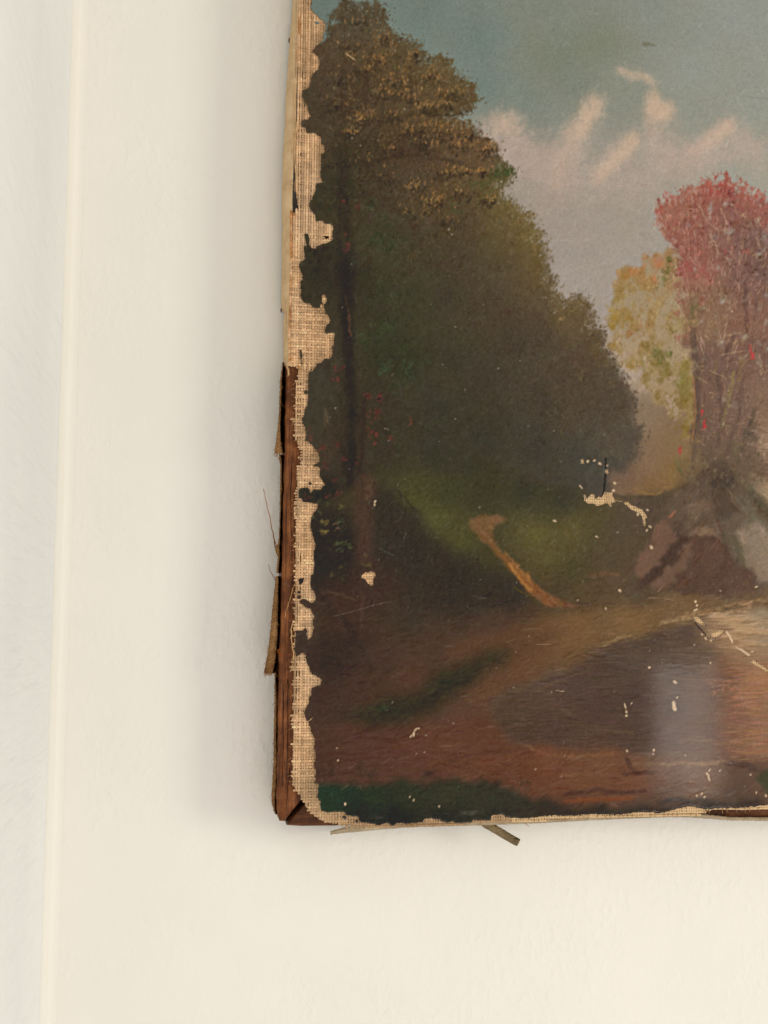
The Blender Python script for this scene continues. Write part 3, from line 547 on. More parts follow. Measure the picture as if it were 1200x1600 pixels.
    cluster(826, 900, 6, 9, 18, [(160, 110, 62)], 7, 3, -60, 15, .5, .5)
    line([(788, 862), (806, 884), (824, 906)], 3.0, (140, 98, 60), .4, 1)
    line([(800, 915), (815, 925), (840, 940)], 3, (78, 66, 36), .5, 1)
    strokes(poly([(830, 880), (900, 880), (960, 920), (880, 940), (850, 915)], 5), 130, 14, 4, 5, 4, .4, 15, shift=(-6, -4, -4))
    line([(920, 902), (945, 896), (968, 898)], 5, (108, 80, 58), .4, 1.4)
    # ---- rock with its roots
    rock = poly([(1000, 905), (985, 890), (1010, 860), (1025, 825), (1040, 800), (1065, 775), (1085, 755), (1105, 728), (1125, 720), (1145, 735), (1165, 765), (1180, 800), (1200, 830), (1420, 840), (1420, 930), (1180, 936), (1140, 936), (1080, 930), (1030, 918)], 3, 3, 3)
    blend(rock, field([(1000, 895, 92, 74, 62), (1015, 850, 104, 84, 72), (1030, 880, 98, 78, 68), (1050, 820, 96, 78, 66), (1060, 860, 84, 68, 60), (1080, 790, 92, 76, 64), (1110, 750, 78, 68, 62), (1130, 740, 64, 58, 56), (1120, 790, 86, 74, 64),
                       (1150, 780, 96, 86, 74), (1100, 850, 84, 66, 58), (1120, 890, 84, 66, 59), (1060, 910, 82, 64, 55), (1160, 900, 82, 66, 60), (1150, 840, 110, 94, 82), (1180, 800, 104, 96, 84), (1170, 850, 128, 116, 102), (1195, 830, 146, 132, 118), (1200, 880, 148, 132, 116), (1195, 770, 96, 92, 78), (1380, 860, 130, 116, 102), (1180, 925, 90, 76, 66)]), .95)
    strokes(rock, 420, 18, 6, 55, 8, .5, 15, h=.25); strokes(rock, 500, 9, 2.6, 55, 11, .5, 30, h=.4)
    for p, w, c, a in [([(1085, 790), (1060, 830), (1030, 880), (1000, 915)], 11, (74, 60, 54), .5), ([(1070, 850), (1045, 885), (1020, 912)], 8, (112, 90, 78), .35), ([(1095, 800), (1070, 850), (1050, 905)], 12, (88, 70, 62), .4), ([(1020, 910), (1035, 895), (1055, 870)], 4, (128, 100, 80), .4),
                       ([(1040, 790), (1060, 775), (1090, 765)], 8, (112, 92, 76), .4), ([(1010, 860), (1030, 825), (1050, 800)], 9, (100, 78, 66), .4), ([(1120, 730), (1135, 760), (1120, 790)], 15, (62, 57, 56), .5), ([(1130, 790), (1150, 840), (1170, 880)], 9, (92, 84, 70), .5), ([(1126, 820), (1140, 870), (1150, 910)], 9, (78, 62, 56), .4),
                       ([(1085, 832), (1110, 828), (1125, 836)], 3, (140, 112, 90), .5), ([(1110, 775), (1120, 765), (1135, 770)], 8, (116, 100, 82), .4), ([(1160, 790), (1175, 830), (1190, 860)], 7, (104, 98, 80), .5), ([(1160, 745), (1180, 775), (1200, 800)], 9, (84, 84, 70), .5), ([(1142, 905), (1160, 890), (1172, 905), (1176, 925)], 8, (80, 64, 58), .6)]:
        line(p, w * 1.25, c, a * .7, 3.0)
    for pts, c, a in [([(1060, 775), (1110, 735), (1150, 740), (1180, 790), (1150, 832), (1090, 824), (1050, 815)], (98, 82, 68), .6), ([(985, 895), (1010, 850), (1035, 812), (1062, 838), (1030, 880), (1005, 905)], (112, 86, 72), .75),
                      ([(1060, 835), (1085, 840), (1042, 890), (1012, 915), (998, 906), (1035, 870)], (70, 55, 49), .8), ([(1085, 838), (1060, 870), (1020, 915), (1046, 918), (1070, 885), (1092, 850)], (108, 84, 69), .75),
                      ([(1086, 835), (1125, 836), (1140, 870), (1150, 900), (1165, 934), (1080, 930), (1055, 918), (1075, 880)], (86, 66, 57), .85), ([(1100, 845), (1122, 842), (1132, 880), (1112, 905), (1095, 880)], (98, 76, 65), .5), ([(1078, 832), (1090, 819), (1110, 822), (1123, 834), (1105, 837)], (128, 104, 82), .7),
                      ([(1132, 908), (1150, 886), (1170, 896), (1180, 926), (1140, 936)], (92, 72, 63), .85), ([(1124, 835), (1140, 828), (1160, 850), (1178, 882), (1165, 886), (1145, 866)], (94, 86, 70), .75), ([(1145, 830), (1200, 815), (1260, 830), (1260, 905), (1182, 906), (1165, 872)], (140, 122, 105), .6),
                      ([(1150, 775), (1185, 790), (1210, 830), (1180, 822), (1160, 800)], (104, 96, 80), .6), ([(1072, 790), (1100, 775), (1108, 800), (1080, 815)], (118, 98, 80), .5), ([(1110, 770), (1140, 765), (1150, 800), (1120, 812)], (74, 63, 56), .6), ([(1100, 738), (1122, 726), (1148, 742), (1140, 764), (1110, 766)], (66, 59, 55), .7)]:
        blend(poly(pts, 2, 5, 4), c, a)
    blend(poly([(1055, 762), (1078, 720), (1092, 690), (1165, 690), (1200, 740), (1190, 770), (1140, 742), (1105, 742)], 7, 8, 6), (100, 83, 68), .6)
    for _ in range(110):
        x, y = rng.normal(1125, 42), rng.normal(728, 15)
        dab(x, y, rng.uniform(5, 13), rng.uniform(2, 4.5), rng.normal(65, 35), np.asarray([(112, 94, 76), (84, 70, 60), (98, 90, 66), (132, 110, 88)][int(rng.integers(4))]) + rng.normal(0, 8), .5, .5)
    for _ in range(520):
        x, y = rng.uniform(990, 1260), rng.uniform(730, 930)
        if bil0(rock, x, y) < .5: continue
        a = 52 + rng.normal(0, 10) if x < 1118 else -58 + rng.normal(0, 12)
        c = IMG[int(y - Y0), int(x - X0)] + np.asarray((8, 1, -5)) + rng.normal(0, 12)
        dab(x, y, rng.uniform(8, 26), rng.uniform(1.6, 4), a, c, rng.uniform(.3, .6), .5)
    for _ in range(60):
        x, y = rng.normal(1112, 26), rng.normal(742, 12)
        dab(x, y, rng.uniform(6, 14), rng.uniform(2.5, 5), rng.normal(70, 30), np.asarray((84, 70, 58)) + rng.normal(0, 10), .5, .4)
    line([(1046, 808), (1052, 800)], 3.5, (150, 100, 74), .7)
    cluster(1060, 730, 9, 12, 22, [(92, 96, 66)], 8, 4, 70, 30, .5)
    cluster(1080, 745, 14, 14, 26, [(108, 92, 74)], 9, 4, 50, 30, .45)
    cluster(1165, 770, 26, 30, 90, [(122, 112, 94), (90, 84, 72), (78, 70, 60)], 8, 3, 60, 40, .5)
    line([(990, 768), (1020, 772), (1050, 760)], 4.5, (146, 112, 70), .32, 2, h=.4); line([(955, 772), (985, 778), (1015, 776)], 6, (66, 60, 50), .3, 2)
    # ---- pond: banks, dark reflections, lights
    blend(poly([(700, 1010), (780, 985), (850, 965), (930, 955), (1000, 950), (1090, 935), (1200, 920), (1420, 910), (1420, 960), (1100, 965), (1000, 985), (900, 1020), (820, 1060), (780, 1090), (740, 1100), (700, 1060)], 7, 4, 5), field([(740, 1050, 92, 64, 50), (820, 1010, 96, 68, 50), (900, 985, 114, 86, 58), (980, 965, 118, 92, 62), (1060, 950, 116, 92, 66), (1140, 935, 112, 90, 68), (760, 1085, 96, 70, 52), (1300, 925, 110, 92, 72)]), .7)
    water = poly([(762, 1112), (768, 1095), (795, 1078), (835, 1062), (880, 1045), (930, 1018), (985, 1000), (1040, 982), (1088, 966), (1120, 960), (1200, 945), (1420, 935), (1420, 1195), (1200, 1190), (1060, 1178), (960, 1170), (880, 1170), (820, 1162), (785, 1146), (768, 1130)], 5, 3, 7)
    blend(water, field([(790, 1110, 82, 66, 54), (840, 1090, 82, 65, 56), (900, 1060, 80, 64, 58), (960, 1030, 78, 65, 58), (1020, 1000, 78, 65, 58), (1070, 985, 76, 64, 58), (850, 1140, 76, 60, 53), (940, 1110, 78, 62, 56), (1000, 1080, 77, 62, 56), (1000, 1140, 74, 60, 53), (1060, 1040, 82, 68, 60), (1100, 1020, 88, 74, 64),
                         (1060, 1110, 86, 68, 60), (1100, 1090, 92, 70, 60), (1130, 1050, 112, 80, 66), (1100, 1150, 98, 74, 64), (1150, 1130, 118, 86, 70), (1190, 1060, 158, 116, 88), (1170, 1090, 146, 104, 80), (1190, 1150, 138, 104, 82), (1130, 965, 150, 122, 92), (1120, 990, 140, 110, 86), (1160, 985, 166, 136, 104), (1150, 1010, 150, 118, 90),
                         (1190, 1000, 150, 130, 106), (1190, 960, 146, 132, 110), (1390, 1050, 140, 108, 84), (1390, 980, 150, 136, 112), (940, 1160, 84, 64, 54)]), .95)
    strokes(water, 1700, 26, 3.6, 2, 5, .4, 6, h=.2)
    bank = [(766, 1120), (772, 1096), (800, 1076), (842, 1058), (880, 1042)]
    line(bank, 9, (104, 82, 60), .14, 5)
    for _ in range(520):
        t = rng.uniform(0, 1); x = 780 + t * 310; y = np.interp(x, [780, 840, 900, 950, 1000, 1050, 1090], [1088, 1060, 1036, 1010, 992, 976, 964])
        dab(x + rng.normal(0, 12), y + rng.normal(0, 7.5), rng.uniform(7, 22), rng.uniform(1.6, 3), rng.normal(6, 7), np.asarray((118, 92, 64)) + rng.normal(0, 9) + 20 * t, .09 + .07 * (t > .3), .3)
    for p, w, c, a in [([(935, 1010), (965, 998), (985, 992)], 3, (148, 120, 84), .55), ([(1030, 974), (1060, 968), (1085, 962)], 2.6, (172, 144, 106), .6), ([(1060, 962), (1100, 955), (1160, 942), (1200, 936)], 3, (166, 132, 96), .45), ([(1115, 957), (1150, 955), (1170, 952)], 2.4, (186, 152, 118), .6), ([(1110, 974), (1150, 976), (1190, 974)], 3, (176, 146, 112), .55),
                       ([(1160, 946), (1175, 942)], 2, (196, 150, 120), .7), ([(1150, 985), (1175, 982)], 5, (180, 150, 114), .5), ([(855, 1103), (880, 1108), (895, 1118)], 4, (98, 78, 62), .5), ([(895, 1130), (930, 1138), (965, 1142), (990, 1145)], 4, (92, 78, 58), .45), ([(840, 1078), (870, 1064), (900, 1052)], 2, (120, 96, 66), .3),
                       ([(1060, 1158), (1100, 1156), (1150, 1160), (1200, 1158)], 3, (130, 102, 78), .35), ([(1050, 1060), (1100, 1058), (1150, 1060)], 4, (98, 76, 62), .35), ([(1030, 1194), (1060, 1192), (1100, 1194), (1135, 1190)], 3.4, (150, 122, 90), .55), ([(980, 1192), (1030, 1194)], 2.6, (122, 96, 70), .4)]:
        line(p, w * 1.5, c, a * .6, 1.6, h=.3)
    for _ in range(240):
        x, y = rng.normal(1165, 40), rng.uniform(1040, 1190)
        dab(x, y, rng.uniform(8, 26), 2.0, rng.normal(2, 5), (166, 118, 88) + rng.normal(0, 12, 3), .3 * min(1, max(0, (x - 1090) / 60)), .3)
    for _ in range(260):
        x, y = rng.uniform(800, 1200), rng.uniform(1030, 1180)
        if bil0(water, x, y) < .6: continue
        dab(x, y, rng.uniform(14, 46), rng.uniform(1.6, 3), rng.normal(1, 4), IMG[int(y - Y0), int(x - X0)] + rng.normal(3, 8), .4, .25)
    for _ in range(60):
        dab(rng.uniform(1105, 1170), rng.uniform(1062, 1085), rng.uniform(3, 7), 1.6, rng.normal(10, 20), (186, 128, 98), .45, .6)
    cloudy = [(184, 152, 118), (172, 138, 104), (190, 158, 124)]
    for cx, cy, rx, ry, n in [(1150, 968, 46, 12, 90), (1175, 985, 34, 10, 70), (1135, 992, 26, 8, 34), (1165, 1005, 30, 8, 40), (1120, 962, 26, 5, 24), (1200, 1000, 30, 14, 40)]:
        for _ in range(n): dab(cx + rng.normal(0, rx * .5), cy + rng.normal(0, ry * .5), rng.uniform(10, 30), rng.uniform(1.6, 3.4), rng.normal(2, 5), np.asarray(cloudy[int(rng.integers(3))]) + rng.normal(0, 7), rng.uniform(.2, .5), .4)
    for _ in range(200):
        x, y = rng.normal(1178, 34), rng.uniform(1035, 1180)
        dab(x, y, rng.uniform(12, 34), rng.uniform(1.6, 3), rng.normal(2, 4), (164, 114, 84) + rng.normal(0, 10, 3), .34 * min(1, max(0, (x - 1085) / 60)), .3)
    # ---- the near shore
    blend(poly([(430, 1150), (500, 1140), (640, 1128), (760, 1128), (800, 1165), (900, 1180), (1000, 1182), (1060, 1210), (1000, 1240), (430, 1240)], 10, 4, 6), field([(500, 1160, 76, 53, 44), (560, 1170, 84, 56, 46), (680, 1160, 92, 61, 48), (760, 1180, 96, 62, 48), (850, 1190, 108, 70, 52), (940, 1190, 108, 76, 58), (1020, 1190, 108, 80, 62), (640, 1210, 84, 56, 46), (820, 1220, 96, 62, 48), (980, 1220, 106, 70, 54)]), .7)
    green = poly([(516, 1120), (540, 1108), (580, 1098), (630, 1085), (680, 1060), (720, 1042), (760, 1025), (800, 1012), (806, 1026), (770, 1044), (730, 1070), (690, 1098), (650, 1120), (610, 1132), (560, 1128)], 11, 6, 10)
    blend(green, (47, 47, 35), .9); strokes(green, 260, 16, 5, 28, 5, .45, 15); strokes(blur(green, 8), 260, 14, 4, 24, 6, .4, 18)
    cluster(590, 1108, 30, 8, 40, [(46, 58, 38)], 9, 4, 25, 25, .4)
    blend(poly([(800, 1010), (860, 985), (920, 975), (860, 1000), (815, 1030)], 6, 3), (88, 64, 48), .5)
    strokes(poly([(560, 1140), (1000, 1190), (1000, 1230), (500, 1230), (480, 1150)], 10), 700, 40, 5, 4, 5, .4, 7)
    for p, w, c, a in [([(900, 1205), (940, 1202), (985, 1206)], 4, (104, 70, 54), .4), ([(880, 1240), (930, 1234), (960, 1238), (1010, 1236)], 7, (76, 52, 46), .5), ([(880, 1252), (930, 1250), (985, 1248)], 6, (112, 66, 44), .45), ([(976, 1184), (984, 1198), (990, 1204)], 8, (78, 54, 46), .6), ([(970, 1208), (1000, 1208), (1025, 1206)], 6, (82, 56, 48), .55),
                       ([(1030, 1255), (1060, 1250), (1100, 1252)], 9, (62, 55, 52), .5), ([(1135, 1194), (1165, 1196), (1195, 1208)], 9, (82, 64, 58), .55), ([(1140, 1205), (1170, 1208)], 8, (92, 72, 62), .5), ([(820, 1165), (850, 1178), (900, 1182), (960, 1178)], 4, (120, 84, 60), .35), ([(700, 1186), (760, 1176), (800, 1172)], 4, (84, 56, 46), .4), ([(590, 1180), (620, 1170), (640, 1176)], 5, (80, 54, 45), .4), ([(900, 1248), (990, 1246)], 5, (120, 72, 46), .35)]:
        line(p, w, c, a, 1.3)
    blend(poly([(1195, 1204), (1215, 1196), (1260, 1196), (1260, 1232), (1200, 1240), (1180, 1216)], 3, 2), (62, 68, 50), .8)
    for cx, cy, rx, ry in [(512, 1205, 16, 12), (564, 1205, 12, 14), (582, 1215, 10, 14), (672, 1210, 16, 10), (690, 1220, 16, 12), (780, 1225, 16, 10)]:
        cluster(cx, cy, rx, ry, 24, [(58, 46, 40), (62, 48, 41)], 12, 7, 60, 30, .35)
    strip = poly([(430, 1226), (500, 1228), (520, 1224), (560, 1228), (600, 1222), (625, 1216), (650, 1224), (700, 1222), (740, 1220), (790, 1232), (830, 1246), (880, 1256), (960, 1262), (1010, 1262), (1050, 1256), (1200, 1252), (1420, 1248), (1420, 1330), (430, 1330)], 5, 5, 5)
    blend(strip, field([(500, 1245, 30, 54, 42), (530, 1250, 36, 56, 43), (580, 1245, 42, 54, 40), (640, 1245, 50, 56, 42), (700, 1245, 54, 56, 43), (760, 1250, 52, 53, 43), (820, 1258, 50, 50, 42), (880, 1264, 52, 46, 42), (960, 1268, 50, 45, 42), (560, 1275, 32, 38, 36), (620, 1282, 30, 34, 34), (700, 1278, 36, 40, 36), (780, 1272, 42, 44, 40), (1060, 1260, 54, 48, 46), (1200, 1255, 60, 52, 48)]), .92)
    strokes(strip, 900, 9, 5, 70, 5, .4, 50, h=.3)
    strokes(poly([(500, 1232), (820, 1240), (820, 1262), (500, 1262)], 5), 170, 7, 3, 75, 6, .35, 40, shift=(3, 7, 3))
    for cx, cy in [(535, 1232), (540, 1229), (543, 1227)]: dab(cx, cy, 6, 2.5, 40, (110, 96, 66), .5, .4)
    line([(560, 1226), (565, 1234)], 1.6, (92, 84, 66), .5)
    cluster(585, 1276, 16, 5, 22, [(88, 84, 76)], 10, 2, 3, 10, .3); cluster(735, 1269, 26, 4, 36, [(98, 94, 84)], 10, 2, 3, 10, .35)

    strokes((YY < 470) * (1 - tree) * (1 - rtree) * (1 - ytree), 5200, 9, 1.7, 80, 5.5, .5, 55, h=.35, rel=True)
    strokes(full * (YY < 780) * np.maximum(tree, np.maximum(rtree, ytree)), 6500, 7, 1.8, 75, 8.5, .55, 40, h=.45, rel=True)
    strokes(ground * (YY < 960), 3600, 8, 2.0, 45, 11, .55, 35, h=.5, rel=True)
    strokes(ground * (YY >= 930) * (1 - water), 3600, 18, 2.2, 12, 11, .55, 16, h=.45, rel=True)
    strokes(water, 2200, 24, 1.9, 1, 11, .5, 5, h=.4, rel=True)
    for _ in range(150):       # grass blades and roots over the near bank
        x, y = rng.uniform(500, 830), rng.uniform(1212, 1250); dab(x, y, rng.uniform(6, 14), 1.6, rng.normal(80, 22), np.asarray((52, 60, 42)) + rng.normal(0, 9), .5, .5)
    for _ in range(120):
        x = rng.uniform(540, 800); y = np.interp(x, [540, 640, 720, 800], [1116, 1090, 1048, 1018]) + rng.normal(0, 9); dab(x, y, rng.uniform(5, 13), 1.8, rng.normal(60, 30), np.asarray((50, 56, 38)) + rng.normal(0, 8), .45, .5)
    # ---- age: grain, scratches, lost specks, dust held in the varnish
    wv = (np.sin(XX * 1.55 + WN[2] * 2) + np.sin(YY * 1.5 + WN[3] * 2)) * .5
    tone = IMG.mean(2)
    IMG = IMG + (wv * (.35 + tone / 160) + noise(2.2, seed=5) * (1.2 + tone / 110) + noise(5, octaves=2, seed=6) * 1.6 + noise(60, octaves=2, seed=8) * 1.8)[..., None]
    IMG = IMG + noise(40, octaves=2, seed=9)[..., None] * np.asarray([1.2, 0, -1.0], np.float32)
    n = 760
    for x, y, k in zip(rng.uniform(500, 1385, n), rng.uniform(-160, 1262, n), rng.uniform(0, 1, n)):
        d = IMG[int(y - Y0), int(x - X0)].mean()
        if d > 115 and k > .25: continue
        s = 1.25 + 1.9 * rng.uniform() ** 4
        dab(x, y, s * rng.uniform(1, 1.7), s, rng.uniform(0, 180), np.asarray((176, 164, 146)) * rng.uniform(.6, 1.08), rng.uniform(.35, .95), .5)
    for _ in range(330):       # hairline scuffs
        x, y = rng.uniform(560, 1385), rng.uniform(250, 1240); L = rng.uniform(5, 20)
        c = IMG[int(y - Y0), int(x - X0)] + rng.uniform(14, 34)
        dab(x, y, L, 1.0, rng.uniform(0, 180), c, .38, .3)
    def hair(p, c, a=.7, w=1.1): line(p, w, c, a, .15, h=.4, step=1.0)
    hair([(520, 963), (545, 957), (570, 950), (590, 944), (610, 940)], (120, 104, 92), .45)
    hair([(1012, 934), (1035, 935), (1054, 938)], (148, 122, 96), .6); hair([(838, 1007), (858, 1007)], (158, 126, 96), .6); hair([(868, 1079), (882, 1080)], (176, 150, 124), .7)
    hair([(965, 1118), (1015, 1118)], (112, 90, 76), .35); hair([(1168, 152), (1190, 155), (1205, 156)], (110, 112, 102), .5); hair([(1100, 160), (1120, 152)], (118, 118, 106), .4)
    hair([(630, 800), (624, 812), (622, 816)], (96, 92, 84), .5); hair([(634, 832), (630, 845)], (104, 98, 88), .5); hair([(614, 782), (600, 800)], (92, 86, 80), .4); hair([(540, 84), (548, 90), (554, 94)], (168, 138, 104), .8, 2.2)
    CR = (206, 178, 146)       # tiny losses showing the pale ground
    for x, y, l, w, a in [(586, 784, 6, 3.5, 60), (585, 789, 4, 3, 90), (539, 1256, 6, 3.4, 100), (646, 1250, 4.5, 3, 60), (640, 1245, 3, 2.4, 60), (686, 1260, 4, 3, 90), (1017, 855, 8, 5, 120), (968, 923, 7, 4, 150), (946, 951, 5, 2.4, 110), (902, 938, 3.5, 2.4, 0), (976, 1103, 11, 2.6, 110), (978, 1112, 6, 3, 110), (986, 1099, 4, 2.4, 60),
                          (978, 1118, 4.5, 4, 0), (1054, 1066, 8, 4.6, 150), (1057, 1090, 4, 3, 60), (1052, 1099, 10, 6, 100), (1053, 1106, 11, 7, 110), (1014, 1043, 5, 3.6, 0), (979, 1173, 5, 3, 120), (1021, 1172, 5, 3.6, 90), (1020, 1178, 3.5, 3, 0), (649, 1140, 9, 3.4, 50), (646, 1147, 9, 4, 80), (642, 1150, 6, 2.6, 60), (654, 1138, 4, 3, 30), (1105, 1210, 9, 3.2, 130), (1107, 1216, 9, 3, 110), (1108, 1203, 7, 1.8, 60), (1124, 1204, 3.5, 2.4, 60),
                          (1096, 1240, 5, 3, 60), (1088, 1243, 4, 2.4, 90), (1100, 1245, 3.5, 2.6, 0), (1181, 1238, 4, 2.4, 100), (1196, 1243, 5, 2.6, 120), (1172, 1210, 3.5, 3, 0), (1181, 917, 6, 2.6, 20), (1086, 940, 5, 4, 100), (1088, 946, 4.5, 4, 60), (1086, 953, 8, 3.4, 20), (907, 761, 9, 2.2, 130), (913, 776, 7, 3, 110), (1011, 797, 5, 3.4, 150), (1015, 823, 6, 3.6, 140), (1010, 829, 5, 3, 60), (996, 804, 5, 4, 60), (528, 1188, 3.4, 3, 0), (526, 1169, 2.6, 2.4, 0),
                          (918, 721, 5, 4, 60), (928, 720, 5, 3, 30), (937, 725, 7, 4, 140), (960, 755, 6, 4, 150), (958, 767, 5, 6, 90), (947, 728, 4, 5, 90), (1110, 1001, 4, 3, 0), (1102, 998, 6, 2, 120), (1096, 991, 4, 2, 120), (1150, 1012, 4, 3, 0), (1174, 1018, 5, 3.4, 0), (866, 814, 7, 3.4, 160), (932, 839, 6, 2, 150), (1109, 1036, 3, 3, 0)]:
        dab(x, y, l, w, a, np.asarray(CR) * rng.uniform(.82, 1.0), 1.0, -.6); dab(x, y, l * .8, w * .8, a, np.asarray(CR), .8, 0)
    for p in ([(1133, 986), (1139, 994), (1143, 1003)], [(1154, 1014), (1162, 1018), (1170, 1024)], [(1186, 1040), (1200, 1048), (1216, 1060)]):
        line(p, 2.6, CR, .8, .5, h=-.3)
    line([(1086, 974), (1094, 984), (1106, 996)], 2.0, (46, 38, 36), .7, .3)
    line([(946, 716), (946, 740), (944, 756), (943, 768), (940, 776)], 2.2, (20, 16, 15), .9, .3)
    [dab(x, y, 10, 6, 160, (108, 106, 86), .6, .5) for x, y in ((1006, 69), (1011, 69), (1016, 70), (1008, 72))]; dab(1021, 72, 8, 2.5, 165, (108, 104, 84), .7); dab(1007, 77, 3, 3, 0, (168, 162, 146), .6, .6)
    for x, y in [(665, 22), (662, 14), (660, 30), (668, 12)]: dab(x, y, 7, 4, 70, (98, 106, 100), .3)
    cluster(1157, 60, 3, 3, 3, [(158, 158, 148)], 3, 3, 0, 0, .6, .6)
    IMG = IMG + .5 * (IMG - blur3(IMG, 2)) + .22 * (IMG - blur3(IMG, 9))
    IMG = IMG + noise(1.6, seed=15)[..., None] * 2.0
    IMG = IMG * np.asarray([1.03, 1.015, .985], np.float32)
    IMG = np.clip(IMG, 8, 250)
    return IMG, HGT
# ---------------------------------------------------------------- helpers
random.seed(5)
def link(name, mesh, mat, parent=None, smooth=True):
    o = bpy.data.objects.new(name, mesh); scene.collection.objects.link(o)
    if mat: mesh.materials.append(mat)
    if smooth: mesh.shade_smooth()
    if parent: o.parent = parent
    return o
def mesh_from(name, verts, faces, col=None):
    me = bpy.data.meshes.new(name)
    verts = np.asarray(verts, np.float32); nv = len(verts)
    if isinstance(faces, np.ndarray):
        nf = len(faces); me.vertices.add(nv); me.vertices.foreach_set('co', verts.ravel())
        me.loops.add(nf * 4); me.loops.foreach_set('vertex_index', faces.astype(np.int32).ravel())
        me.polygons.add(nf); me.polygons.foreach_set('loop_start', np.arange(0, nf * 4, 4, dtype=np.int32))
        me.update(calc_edges=True)
    else:
        me.from_pydata([tuple(v) for v in verts], [], faces); me.update()
    if col is not None:
        a = me.color_attributes.new('Col', 'FLOAT_COLOR', 'POINT')
        a.data.foreach_set('color', np.concatenate([np.asarray(col, np.float32), np.ones((nv, 1), np.float32)], 1).ravel())
    return me
def lin(c):
    c = np.asarray(c, np.float64) / 255.0
    return np.where(c <= .04045, c / 12.92, ((c + .055) / 1.055) ** 2.4)
def mat(name, rough=.6, spec=.3):
    m = bpy.data.materials.new(name); m.use_nodes = True
    b = m.node_tree.nodes['Principled BSDF']; b.inputs['Roughness'].default_value = rough; b.inputs['Specular IOR Level'].default_value = spec
    return m, m.node_tree.nodes, m.node_tree.links, b
def nd(nodes, kind, **kw):
    n = nodes.new(kind)
    for k, v in kw.items():
        if k in n.inputs: n.inputs[k].default_value = v
        else: setattr(n, k, v)
    return n
def ramp(nodes, stops):
    r = nodes.new('ShaderNodeValToRGB'); e = r.color_ramp.elements
    while len(e) < len(stops): e.new(.5)
    for q, (p, c) in zip(e, stops): q.position = p; q.color = (*c, 1)
    return r
def bump(nodes, links, b, src, strength, dist, prev=None):
    n = nodes.new('ShaderNodeBump'); n.inputs['Strength'].default_value = strength; n.inputs['Distance'].default_value = dist
    links.new(src, n.inputs['Height'])
    if prev is not None: links.new(prev, n.inputs['Normal'])
    links.new(n.outputs[0], b.inputs['Normal'])
    return n.outputs[0]

# ---------------------------------------------------------------- materials
def wall_paint(name, c0, c1, stretch, strength, dist, scale, patchy=True):
    m, N, L, b = mat(name, .55, .25)
    tc = nd(N, 'ShaderNodeTexCoord'); mp = nd(N, 'ShaderNodeMapping'); mp.inputs['Scale'].default_value = stretch
    L.new(tc.outputs['Object'], mp.inputs[0])
    n1 = nd(N, 'ShaderNodeTexNoise', Scale=scale, Detail=4.0, Roughness=.5); n2 = nd(N, 'ShaderNodeTexNoise', Scale=scale * .17, Detail=3.0)
    n3 = nd(N, 'ShaderNodeTexNoise', Scale=16.0, Detail=4.0, Roughness=.6); n4 = nd(N, 'ShaderNodeTexNoise', Scale=42.0, Detail=2.0)
    L.new(mp.outputs[0], n1.inputs[0]); L.new(mp.outputs[0], n2.inputs[0]); L.new(tc.outputs['Object'], n3.inputs[0]); L.new(tc.outputs['Object'], n4.inputs[0])
    r = ramp(N, [(.28, c0), (.5, tuple((p + q) / 2 for p, q in zip(c0, c1))), (.72, c1)]); L.new(n3.outputs[0], r.inputs[0]); L.new(r.outputs[0], b.inputs['Base Color'])
    # roller texture comes and goes, with a few drips and nibs
    r1 = ramp(N, [(.45, (0, 0, 0)), (.75, (1, 1, 1))]); L.new(n1.outputs[0], r1.inputs[0])
    r4 = ramp(N, [(.36, (.15, .15, .15)), (.66, (1, 1, 1))]); L.new(n4.outputs[0], r4.inputs[0])
    mu = nd(N, 'ShaderNodeMath', operation='MULTIPLY'); L.new(r1.outputs[0], mu.inputs[0]); L.new(r4.outputs[0], mu.inputs[1])
    p = bump(N, L, b, mu.outputs[0] if patchy else n1.outputs[0], strength, dist)
    bump(N, L, b, n2.outputs[0], strength, dist * 2.2, p)
    return m
M_WALL = wall_paint('cream_wall_paint', (.79, .785, .745), (.83, .82, .79), (1, 1, .7), .55, .00030, 360)
M_SIDE = wall_paint('pale_grey_wall_paint', (.74, .77, .785), (.81, .835, .84), (1, .13, 1), .75, .0013, 300, False)
M_BEAD = wall_paint('cream_caulk', (.79, .785, .74), (.82, .81, .77), (1, 1, .3), .4, .0002, 300)

def attr_mat(name, rough, spec):
    m, N, L, b = mat(name, rough, spec)
    a = nd(N, 'ShaderNodeVertexColor', layer_name='Col'); L.new(a.outputs[0], b.inputs['Base Color'])
    return m, N, L, b
M_PAINT, N, L, b = attr_mat('varnished_oil_paint', .24, .34)
tc = nd(N, 'ShaderNodeTexCoord')
n1 = nd(N, 'ShaderNodeTexNoise', Scale=900.0, Detail=4.0, Roughness=.6); L.new(tc.outputs['Object'], n1.inputs[0])
n2 = nd(N, 'ShaderNodeTexNoise', Scale=120.0, Detail=3.0); L.new(tc.outputs['Object'], n2.inputs[0])
pv = bump(N, L, b, n1.outputs[0], .25, .00002); pv = bump(N, L, b, n2.outputs[0], .15, .00003, pv)
rr = nd(N, 'ShaderNodeMapRange'); L.new(n2.outputs[0], rr.inputs[0]); rr.inputs['To Min'].default_value = .03; rr.inputs['To Max'].default_value = .14; L.new(rr.outputs[0], b.inputs['Roughness'])

M_THREAD, N, L, b = attr_mat('linen_thread', .9, .1)
n1 = nd(N, 'ShaderNodeTexNoise', Scale=5200.0, Detail=2.0); tc = nd(N, 'ShaderNodeTexCoord'); L.new(tc.outputs['Object'], n1.inputs[0])
bump(N, L, b, n1.outputs[0], .5, .00006)

